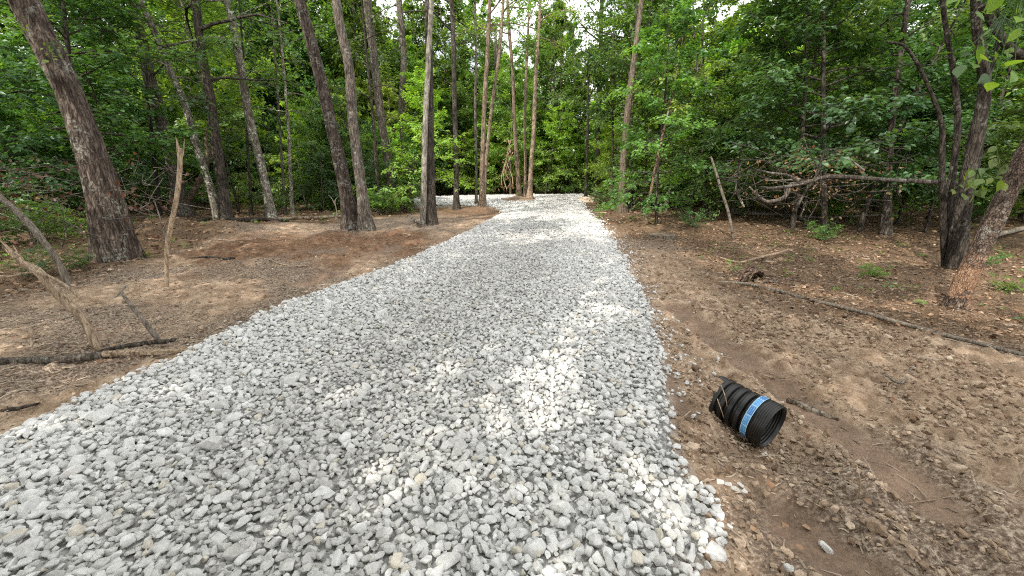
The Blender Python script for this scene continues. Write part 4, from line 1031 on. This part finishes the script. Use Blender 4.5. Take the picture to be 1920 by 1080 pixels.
# brush by the oak
mb = MB(); lbm = MB()
for k in range(130):
    R_ = np.random.default_rng(1500 + k)
    p = vp(R_.uniform(-120, 330), R_.uniform(300, 440), R_.uniform(7.2, 11.5)); p[2] = max(p[2], H1(p[0], p[1]) + .05)
    a = R_.random() * 6.28; l = .4 + 1.2 * R_.random(); d = unit(np.array([math.cos(a), .4 * math.sin(a), R_.normal(.15, .4)]))
    P, R = smooth_path([p - d * l * .5, p + R_.normal(0, .08, 3), p + d * l * .5 + R_.normal(0, .12, 3)], [.010, .007, .002], 4)
    tube(mb, P, R, 4, cap=False)
    if k % 3 == 0:
        n = 6; leaves(lbm, p + d * l * .4 + R_.normal(0, .12, (n, 3)), R_.normal(0, 1, (n, 3)) - [0, 0, .8], R_.normal(0, 1, (n, 3)), .085 + .05 * R_.random(n), R_.random(n) * .7)
tag(link('brush', mb.mesh('brush', M['grey'], True)), 'tangle of dead branches behind the oak', kind='stuff')
tag(link('dead_foliage', lbm.mesh('dead_foliage', M['leaf_dead'])), 'withered brown leaves on the broken branches by the oak', kind='stuff')

# heap of pale dirt at the far bend
b = gp(1103, 378)
mb = MB(); th = np.linspace(0, 2 * PI, 36, endpoint=False); rr = np.linspace(0, 1, 9)
V = [[1.5 * r * math.cos(t) * (1 + .15 * math.sin(3 * t)), 1.0 * r * math.sin(t), .42 * (1 - r) ** .8 * (1 + .5 * float(fbm(np.array(4 * r * math.cos(t)), np.array(4 * r * math.sin(t)), 3))) - .05 * r] for r in rr for t in th]
ii = np.arange(8)[:, None] * 36; jj = np.arange(36)[None]; kk = (jj + 1) % 36
mb.add(np.array(V), np.stack([ii + jj, ii + 36 + jj, ii + 36 + kk, ii + kk], -1).reshape(-1, 4), .95)
tag(link('dirt_heap', mb.mesh('dirt_heap', M['clod'], True), None, tuple(b)), 'low heap of pale orange dirt on the outside of the far bend', 'dirt heap')

# ------------------------------------------------------------------ the black corrugated pipe
def pipe():
    mouth = np.array([*gp0(1436, 836, -.1)[:2], 0.0]); rad = .178
    az = math.radians(-57); tilt = math.radians(-7)
    ax = np.array([math.cos(az) * math.cos(tilt), math.sin(az) * math.cos(tilt), math.sin(tilt)])
    zg = H1(PIPE_C[0], PIPE_C[1])
    c = np.array([PIPE_C[0], PIPE_C[1], zg + rad * 1.08])
    o = empty('drainage_pipe', (c[0], c[1], zg), 'short black corrugated plastic culvert pipe with a blue band lying half sunk in the dirt', 'pipe')
    org = np.array(o.location)
    A = unit(np.cross(ax, [0, 0, 1])); B = np.cross(A, ax)
    th = np.linspace(0, 2 * PI, 96, endpoint=False)
    def lathe(prof, mat, name, smooth=True, cut=None, extra=None):
        mb = MB(); n = len(prof)
        s = np.array([p[0] for p in prof]); r = np.array([p[1] for p in prof])
        S = np.repeat(s[:, None], 96, 1)
        if cut is not None: S = np.maximum(S, cut[None, :])
        V = c + ax * S[..., None] + r[:, None, None] * (np.cos(th)[None, :, None] * A + np.sin(th)[None, :, None] * B) - org
        ii = np.arange(n - 1)[:, None] * 96; jj = np.arange(96)[None]; kk = (jj + 1) % 96
        mb.add(V.reshape(-1, 3), np.stack([ii + jj, ii + kk, ii + 96 + kk, ii + 96 + jj], -1).reshape(-1, 4), .5 if extra is None else extra)
        return link(name, mb.mesh(name, mat, smooth), o)
    m, nt, ns, ln = new_mat('black_plastic')
    tc = ns.new('ShaderNodeTexCoord'); n1 = noise_tex(ns, ln, tc.outputs['Object'], 9, 5, .6); n2 = noise_tex(ns, ln, tc.outputs['Object'], 60, 3, .6)
    gt = ns.new('ShaderNodeSeparateXYZ'); ln.new(tc.outputs['Object'], gt.inputs[0])
    mr = ns.new('ShaderNodeMapRange'); ln.new(gt.outputs[2], mr.inputs[0]); mr.inputs[1].default_value = .12; mr.inputs[2].default_value = .0; mr.inputs[3].default_value = .0; mr.inputs[4].default_value = .5
    r1 = ramp(ns, [(.45, (0, 0, 0)), (.75, (1, 1, 1))]); ln.new(n1.outputs[0], r1.inputs[0])
    mx = ns.new('ShaderNodeMath'); mx.operation = 'MULTIPLY_ADD'; ln.new(r1.outputs[0], mx.inputs[0]); mx.inputs[1].default_value = .05; mx.inputs[2].default_value = 0.0
    c_ = mixrgb(ns, ln, (.007, .0073, .008), (.22, .165, .12), mx.outputs[0])
    bs = bsdf(ns, ln, c_, .42, .5, bump(ns, ln, n2.outputs[0], .12, .004))
    # corrugated barrel: profile runs from the torn back end to the bell
    prof = []
    for i in range(121):
        s = -.44 + .27 * i / 120
        ph = ((s + .50) / .066) % 1.0
        w = sstep(.08, .30, ph) - sstep(.70, .92, ph)
        prof.append((s, .150 + .026 * float(w)))
    tear = -.44 + .035 * np.clip(fbm(np.cos(th) * 3 + 4, np.sin(th) * 3 + 2, 3) + .45, 0, 1)
    lathe(prof, m, 'corrugated_barrel', cut=tear)
    lathe([(-.44, .143), (-.17, .143)], m, 'inner_liner', cut=tear)
    # bell: outside rings, lip and inside rings
    bell = [(-.172, .150), (-.165, .172), (-.158, .180)]
    for k in range(5):
        s0 = -.086 + k * .016
        bell += [(s0, .180), (s0 + .003, .1855), (s0 + .010, .1855), (s0 + .013, .180)]
    bell += [(-.004, .180), (0, .184), (.006, .184), (.008, .178), (.006, .172)]
    for k in range(6):
        s0 = -.012 - k * .018
        bell += [(s0, .171), (s0 - .003, .1665), (s0 - .012, .1665), (s0 - .015, .171)]
    bell += [(-.125, .170), (-.14, .146), (-.172, .144)]
    lathe(bell, m, 'bell')
    # printed band
    mbm, nt, ns, ln = new_mat('printed_band')
    at = node(ns, 'ShaderNodeAttribute', attribute_name='tint')
    rp = ramp(ns, [(0, (.055, .16, .44)), (.3, (.10, .33, .66)), (.6, (.30, .55, .80)), (.9, (.68, .77, .84))]); rp.color_ramp.interpolation = 'LINEAR'
    ln.new(at.outputs['Fac'], rp.inputs[0]); bsdf(ns, ln, rp.outputs[0], .4, .4)
    nS, nT = 26, 720
    ss = np.linspace(-.150, -.104, nS); tt = np.linspace(0, 2 * PI, nT, endpoint=False)
    SS, TT = np.meshgrid(np.linspace(0, 1, nS), tt / (2 * PI), indexing='ij')
    cell = (TT * 13) % 1.0; ci = np.floor(TT * 13).astype(int)
    frame = (SS < .12) | (SS > .88) | (cell < .05) | (cell > .95)
    val = np.where(ci % 2 == 0, .30, .05)
    # two rows of short white strokes, the unreadable small print of each panel
    row = ((SS > .25) & (SS < .44)) | ((SS > .56) & (SS < .75))
    gl = np.floor(cell * 15).astype(int); st = PERM[(gl + ci * 7) & 255, (SS > .5).astype(int) * 9] > .42
    st &= ((cell * 15) % 1.0 > .25) & (cell > .14) & (cell < .86)
    val = np.where(row & st, .55, val); val = np.where(frame, .68, val)
    mb = MB()
    V = c + ax * ss[:, None, None] + .1825 * (np.cos(tt)[None, :, None] * A + np.sin(tt)[None, :, None] * B) - org
    ii = np.arange(nS - 1)[:, None] * nT; jj = np.arange(nT)[None]; kk = (jj + 1) % nT
    mb.add(V.reshape(-1, 3), np.stack([ii + jj, ii + kk, ii + nT + kk, ii + nT + jj], -1).reshape(-1, 4), val.ravel())
    bd = link('printed_band', mb.mesh('printed_band', mbm, True), o); bd['label'] = 'pale blue printed label band with darker blue panels and white strokes'
    # a torn flap at the back
    mb = MB(); p0 = c + ax * -.39 + .165 * (A * .1 + B) - org
    q = -A
    V = []
    for i in range(7):
        f = i / 6
        for j in range(5):
            g = j / 4 - .5
            V.append(p0 - ax * .09 * f + A * g * .09 * (1 - .6 * f) + B * (.03 * math.sin(f * 2.6) - .01 * (2 * g) ** 2) )
    ii = np.arange(6)[:, None] * 5 + np.arange(4)[None]
    mb.add(np.array(V), np.stack([ii, ii + 1, ii + 6, ii + 5], -1).reshape(-1, 4)); link('torn_flap', mb.mesh('torn_flap', m, True), o)
    o.scale = (.88, .88, .88)
    return c, ax, A, B
pc, pax, pA, pB = pipe()
# roots hanging over the back of the pipe
for k, (pts, lab) in enumerate((([(1352, 722), (1360, 745), (1366, 775), (1374, 800), (1372, 815)], 'pale hair root draped down over the back ribs of the pipe'), ([(1345, 748), (1351, 765), (1358, 785)], 'short pale hair root hanging off the torn back end of the pipe'))):
    W = [vp(x, y, pc[1] + .14) for x, y in pts]; b = W[0]
    P, R = smooth_path(W, [.0035] * len(W), 4); mb = MB(); tube(mb, P - b, R, 5)
    tag(link('hair_root', mb.mesh('hair_root', M['wood'], True), None, tuple(b)), lab, 'root')

# ------------------------------------------------------------------ the wood around the clearing
taken = []
def free(x, y, d):
    return all((x - a) ** 2 + (y - b) ** 2 > d * d for a, b in taken)
def clear_view(p, h, r):
    return True

def wood(n, zone, protos, name, smin, smax, dmin, label, group, cat='tree', parts=('trunk', 'crown'), seed=0, scale=1.0):
    R_ = np.random.default_rng(seed); cnt = 0
    for _ in range(n * 40):
        if cnt >= n: break
        x, y = zone(R_)
        if float(drive_sd(np.array([x]), np.array([y]))[0]) < (1.6 if cat == 'shrub' else 2.2) or not free(x, y, dmin): continue
        if float(np.hypot(x, y)) < 4: continue
        taken.append((x, y)); cnt += 1
        k = int(R_.integers(0, len(protos)))
        put(protos[k], name, (x, y, H1(x, y) - .03), R_.random() * 6.28, smin + (smax - smin) * R_.random(), label, cat, group, parts, (R_.normal(0, .03), R_.normal(0, .03)))

def box(x0, x1, y0, y1, cond=None):
    def f(R_):
        for _ in range(200):
            x, y = R_.uniform(x0, x1), R_.uniform(y0, y1)
            if cond is None or cond(x, y): return x, y
        return x, y
    return f

def px(x, y): return project([x, y, 0])[0]
# left wood
inl = lambda x, y: -60 < y < 90 and x < -6.5 - .0 * y and not (y < 13.8 and x > -1.0 * y - 2.6)
wood(34, box(-30, -7, 6, 34, lambda x, y: inl(x, y) and ((y > 19.5) if px(x, y) > 240 else (y > 9 and x < -10.5)) and px(x, y) < 640), UNDER[:4], 'understory_tree', .8, 1.25, 1.5, 'slender leafy understory tree in the dark wood behind the oak and the reddish clearing', 'understory trees behind the clearing', seed=1)
wood(26, box(-26, -3, 15, 34, lambda x, y: x < -2.5 and 540 < px(x, y) < 830 and y > 21), UNDER, 'understory_tree', .7, 1.1, 1.5, 'slender leafy understory tree in the wood behind the two sturdy trunks and the loop', 'understory trees behind the sturdy trunks', seed=2)
wood(36, box(-40, -5, 9, 50, lambda x, y: px(x, y) < 820 and y > (20 if px(x, y) > 230 else 9) and np.hypot(x, y) > 19), CANOPY, 'forest_tree', .75, 1.1, 2.2, 'tall forest tree deep in the wood on the oak side of the drive', 'tall trees on the oak side', seed=3)
wood(26, box(-34, -5, 8, 26, lambda x, y: (y > 19.3 if px(x, y) > 240 else x < -10.5) and px(x, y) < 800), SHRUB, 'shrub', .8, 1.5, 1.0, 'leafy shrub at the foot of the wood on the oak side', 'shrubs on the oak side', 'shrub', ('stems', 'foliage'), seed=4)
wood(20, box(-32, -6, 9, 38, lambda x, y: px(x, y) < 600 and y > (20.5 if px(x, y) > 240 else 9.5)), MID[:2], 'midstory_tree', .8, 1.1, 2.0, 'broad leafy mid-height tree in the dark wood behind the oak and the reddish clearing', 'mid-height trees behind the clearing', seed=21)
wood(14, box(-18, -2, 22, 44, lambda x, y: 560 < px(x, y) < 830 and y > 23), MID[1:], 'midstory_tree', .8, 1.1, 2.2, 'broad leafy mid-height tree behind the two sturdy trunks and the dark upright one', 'mid-height trees behind the sturdy trunks', seed=22)
wood(28, box(-34, 44, 44, 62), [MID[1], MID[2], MID[2]], 'midstory_tree', .9, 1.25, 2.4, 'broad leafy mid-height tree standing beyond the far end of the gravel loop', 'mid-height trees beyond the loop', seed=23)
wood(26, box(6.5, 36, 11.5, 40, lambda x, y: px(x, y) > 1180 and np.hypot(x, y) > 15.5), MID, 'midstory_tree', .8, 1.1, 2.0, 'broad leafy mid-height tree in the wood on the pipe side of the drive', 'mid-height trees on the pipe side', seed=24)
# beyond the loop
wood(50, box(-32, 40, 44, 72), [CANOPY[0], CANOPY[2], CANOPY[1], CANOPY[2]], 'forest_tree', .8, 1.15, 2.6, 'tall forest tree standing beyond the far end of the gravel loop', 'tall trees beyond the loop', seed=5)
wood(40, box(-26, 30, 43, 58), [UNDER[4], UNDER[0], UNDER[4]], 'understory_tree', .9, 1.4, 2.0, 'leafy understory tree beyond the far end of the gravel loop', 'understory trees beyond the loop', seed=6)
wood(26, box(-22, 24, 43, 50), [SHRUB[2], SHRUB[0]], 'shrub', 1.0, 1.8, 1.5, 'low shrub along the far edge of the gravel loop', 'shrubs beyond the loop', 'shrub', ('stems', 'foliage'), seed=7)
# right wood
wood(24, box(5, 30, 12, 28, lambda x, y: x > 5.0 + .0 * y and np.hypot(x, y) > 14.5), NEARU[:2] + UNDER[:3], 'understory_tree', .85, 1.3, 1.5, 'leafy understory tree in the thicket behind the fallen tree', 'understory trees behind the fallen tree', seed=8)
wood(34, box(7, 40, 12, 46), UNDER, 'understory_tree', .8, 1.3, 1.7, 'slender leafy understory tree deep in the wood on the pipe side', 'understory trees deep on the pipe side', seed=9)
wood(34, box(7, 46, 13, 52, lambda x, y: np.hypot(x, y) > 22), CANOPY, 'forest_tree', .75, 1.1, 2.3, 'tall forest tree deep in the wood on the pipe side of the drive', 'tall trees on the pipe side', seed=10)
wood(20, box(5.5, 34, 14, 30, lambda x, y: x > 5 + .1 * y and np.hypot(x, y) > 19), SHRUB, 'shrub', .8, 1.5, 1.1, 'leafy shrub at the foot of the wood on the pipe side', 'shrubs on the pipe side', 'shrub', ('stems', 'foliage'), seed=11)

def one(proto, name, pxy, s, label, cat='tree', parts=('trunk', 'crown'), rz=0.0, tilt=(0, 0), Y=None):
    p = gp(*pxy) if Y is None else None
    return put(proto, name, (p[0], p[1], p[2] - .03), rz, s, label, cat, None, parts, tilt)
one(NEARU[2], 'understory_tree', (1190, 388), 1.25, 'bright green layered young tree overhanging the drive beside the broken snag', rz=1)
one(NEARU[2], 'understory_tree', (1150, 382), 1.3, 'bright green young tree near the heap of pale dirt', rz=3)
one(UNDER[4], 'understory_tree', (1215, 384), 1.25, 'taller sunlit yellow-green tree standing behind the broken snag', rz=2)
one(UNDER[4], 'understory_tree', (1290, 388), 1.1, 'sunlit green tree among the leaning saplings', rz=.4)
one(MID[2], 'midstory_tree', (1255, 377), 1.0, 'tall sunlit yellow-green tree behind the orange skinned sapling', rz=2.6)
one(MID[2], 'midstory_tree', (1335, 382), 1.0, 'tall bright green tree standing behind the thin bare leaning pole', rz=.6)
one(MID[1], 'midstory_tree', (1410, 384), .95, 'tall mid green tree behind the reaching limbs of the fallen tree', rz=4.6)
one(MID[2], 'midstory_tree', (1150, 372), 1.05, 'tall light green tree just past the heap of pale dirt', rz=3.6)
one(NEARU[2], 'understory_tree', (1238, 385), 1.2, 'low bright green leafy tree at the foot of the leaning saplings', rz=5)
one(NEARU[0], 'understory_tree', (1345, 402), 1.0, 'mid green bushy tree just behind the thin bare leaning pole', rz=4)
one(NEARU[1], 'understory_tree', (1450, 396), 1.1, 'dark green spreading tree above the limbs of the fallen tree', rz=5)
one(NEARU[1], 'understory_tree', (1650, 428), 1.0, 'dark green tree arching over the fallen trunk beside the dark clump', rz=2.2)
one(NEARU[0], 'understory_tree', (1960, 470), 1.0, 'green young tree behind the leaning scraped trunk', rz=.8)
one(SHRUB[2], 'shrub', (722, 402), 1.6, 'bright green bush around the feet of the grey trunk beside the drive', 'shrub', ('stems', 'foliage'))
one(SHRUB[2], 'shrub', (750, 398), 1.3, 'smaller bright bush close behind the pale dead trunk', 'shrub', ('stems', 'foliage'), 2)
one(NEARU[2], 'understory_tree', (742, 392), .85, 'bright lime-green young tree between the two sturdy trunks and the pale dead trunk', rz=2)
one(SHRUB[0], 'shrub', (1128, 390), 1.0, 'low green bush on the far verge before the dark straight trunk', 'shrub', ('stems', 'foliage'), 2)
one(NEARU[0], 'understory_tree', (60, 430), .9, 'leafy young tree with drooping sprays just behind the oak', rz=2)
one(NEARU[1], 'understory_tree', (-60, 440), .9, 'dark leafy young tree at the side of the oak', rz=1)
one(NEARU[1], 'understory_tree', (235, 400), .85, 'dark leafy young tree between the oak and the straight grey-brown tree', rz=3.2)
for i, (x_, y_, s_, lab) in enumerate(((150, 505, .32, 'small green plant at the foot of the oak beside the leaning grey branch'), (60, 520, .3, 'low green plant near the splintered tip of the pale broken stick'), (1890, 548, .3, 'broad-leaved seedling just behind the leaning scraped trunk'), (1845, 498, .28, 'tiny bright seedling at the back of the leaning scraped trunk'), (1300, 428, .4, 'leafy twig lying on the dirt behind the low stump'), (1640, 520, .3, 'dark low plant on the forest floor before the dark clump'), (1540, 450, .45, 'small dark bush on the open forest floor'))):
    one(SHRUB[i % 3], 'small_plant', (x_, y_), s_, lab, 'plant', ('stems', 'foliage'), i)

# unseen trees added behind the camera to shade the ground, crowns thinned for sun patches
for i, (x_, y_, h_, z_) in enumerate(((-6.5, -3.5, 17, 5), (-10.5, .5, 16, 4), (-16, 2.5, 17, 4.5), (-5.6, -8.5, 18, 5.5), (-10, -6.5, 18, 4.5), (-14, -2.5, 18, 4.5), (-2.5, -13, 18, 5), (-8, -13, 18, 5), (5.5, -5.0, 16, 5), (2.8, -9, 16, 5), (-4.6, -1.2, 12, 4.5))):
    o = empty('forest_tree', (x_, y_, -.15), 'tall unseen tree added back along the drive to cast shade', 'tree', 'added shade trees back along the drive')
    for nm, me_ in zip(('trunk', 'crown'), proto_canopy(700 + i, h_, .17, 32, 3.7, z_, .23, 20, 14, 'leaf_mid', 'grey', sun_keep((x_, y_, -.15)))): link(nm, me_, o)

for i, (x_, y_, k_) in enumerate(((-6.8, 47, 0), (-4.0, 53, 1))):
    put(CANOPY[k_], 'forest_tree', (x_, y_, H1(x_, y_)), i * 1.9, 1.1, 'tall forest tree standing beyond the far end of the gravel loop', 'tree', 'tall trees beyond the loop')
for i, (p_, q_, k_, s_) in enumerate(((705, 388, 0, 1.4), (772, 384, 1, 1.0), (640, 386, 0, 1.3))):
    g_ = gp(p_, q_); put(SHRUB[k_], 'shrub', tuple(g_), i * 2.1, s_, 'leafy shrub at the foot of the wood on the oak side', 'shrub', 'shrubs on the oak side', ('stems', 'foliage'))

# the wood goes on
mb = MB(); n = 60000
a = rng.uniform(0, PI, n); rr_ = rng.uniform(62, 95, n)
P = np.stack([rr_ * np.cos(a) * 1.1, rr_ * np.sin(a), 16 * rng.random(n) ** 1.5 * (.75 + .5 * fbm(a * 14, rr_ * .05, 3)) + .2], 1)
k = drive_sd(P[:, 0], P[:, 1]) > 4; P = P[k]; n = len(P)
leaves(mb, P, rng.normal(0, 1, (n, 3)), rng.normal(0, .8, (n, 3)) + [0, 0, .6], .9 + .7 * rng.random(n), np.clip(.4 + .5 * fbm(P[:, 0] * .4, P[:, 2] * .5 + P[:, 1] * .4, 3) + .2 * rng.random(n), 0, 1))
tag(link('far_wood', mb.mesh('far_wood', M['leaf_bright'])), 'leafy mass of the wood far beyond the loop', kind='stuff')

# ------------------------------------------------------------------ light, sky, camera
w = bpy.data.worlds.new('World'); sc.world = w; w.use_nodes = True
nt = w.node_tree; nt.nodes.clear(); ns, ln = nt.nodes, nt.links
sky = ns.new('ShaderNodeTexSky'); sky.sky_type = 'NISHITA'; sky.sun_disc = False
sky.sun_elevation = SUN_EL; sky.sun_rotation = math.atan2(SUN[0], SUN[1])
sky.air_density = 1.0; sky.dust_density = 2.5; sky.ozone_density = 1.0
tc = ns.new('ShaderNodeTexCoord'); n1 = noise_tex(ns, ln, tc.outputs['Generated'], 3.2, 7, .6)
r = ramp(ns, [(.34, (.35, .35, .35)), (.52, (1, 1, 1))]); ln.new(n1.outputs[0], r.inputs[0])
c = mixrgb(ns, ln, sky.outputs[0], (15.9, 15.8, 15.7), r.outputs[0])
bg = ns.new('ShaderNodeBackground'); ln.new(c, bg.inputs[0]); bg.inputs[1].default_value = .15
ow = ns.new('ShaderNodeOutputWorld'); ln.new(bg.outputs[0], ow.inputs[0])

L = bpy.data.lights.new('sun', 'SUN'); L.energy = 5.0; L.angle = math.radians(.5); L.color = (1, .93, .82)
lo = bpy.data.objects.new('sun', L); COL.objects.link(lo)
lo.rotation_euler = Vector(SUN).to_track_quat('Z', 'Y').to_euler(); lo.location = (-10, -10, 30)

cd = bpy.data.cameras.new('camera'); co = bpy.data.objects.new('camera', cd); COL.objects.link(co)
co.location = (0, 0, CAM_H); co.rotation_euler = (PI / 2 - PITCH, 0, 0)
cd.sensor_width = 36; cd.lens = 36 * F_PX / 1920; cd.clip_start = .05; cd.clip_end = 2000
sc.camera = co
sc.view_settings.view_transform = 'Standard'; sc.view_settings.look = 'None'; sc.view_settings.exposure = 0; sc.view_settings.gamma = 1
cy = sc.cycles
cy.max_bounces = 7; cy.diffuse_bounces = 5; cy.glossy_bounces = 2; cy.transmission_bounces = 4; cy.transparent_max_bounces = 4
cy.caustics_reflective = False; cy.caustics_refractive = False; cy.sample_clamp_indirect = 6
cy.filter_width = 1.1
cy.use_denoising = False
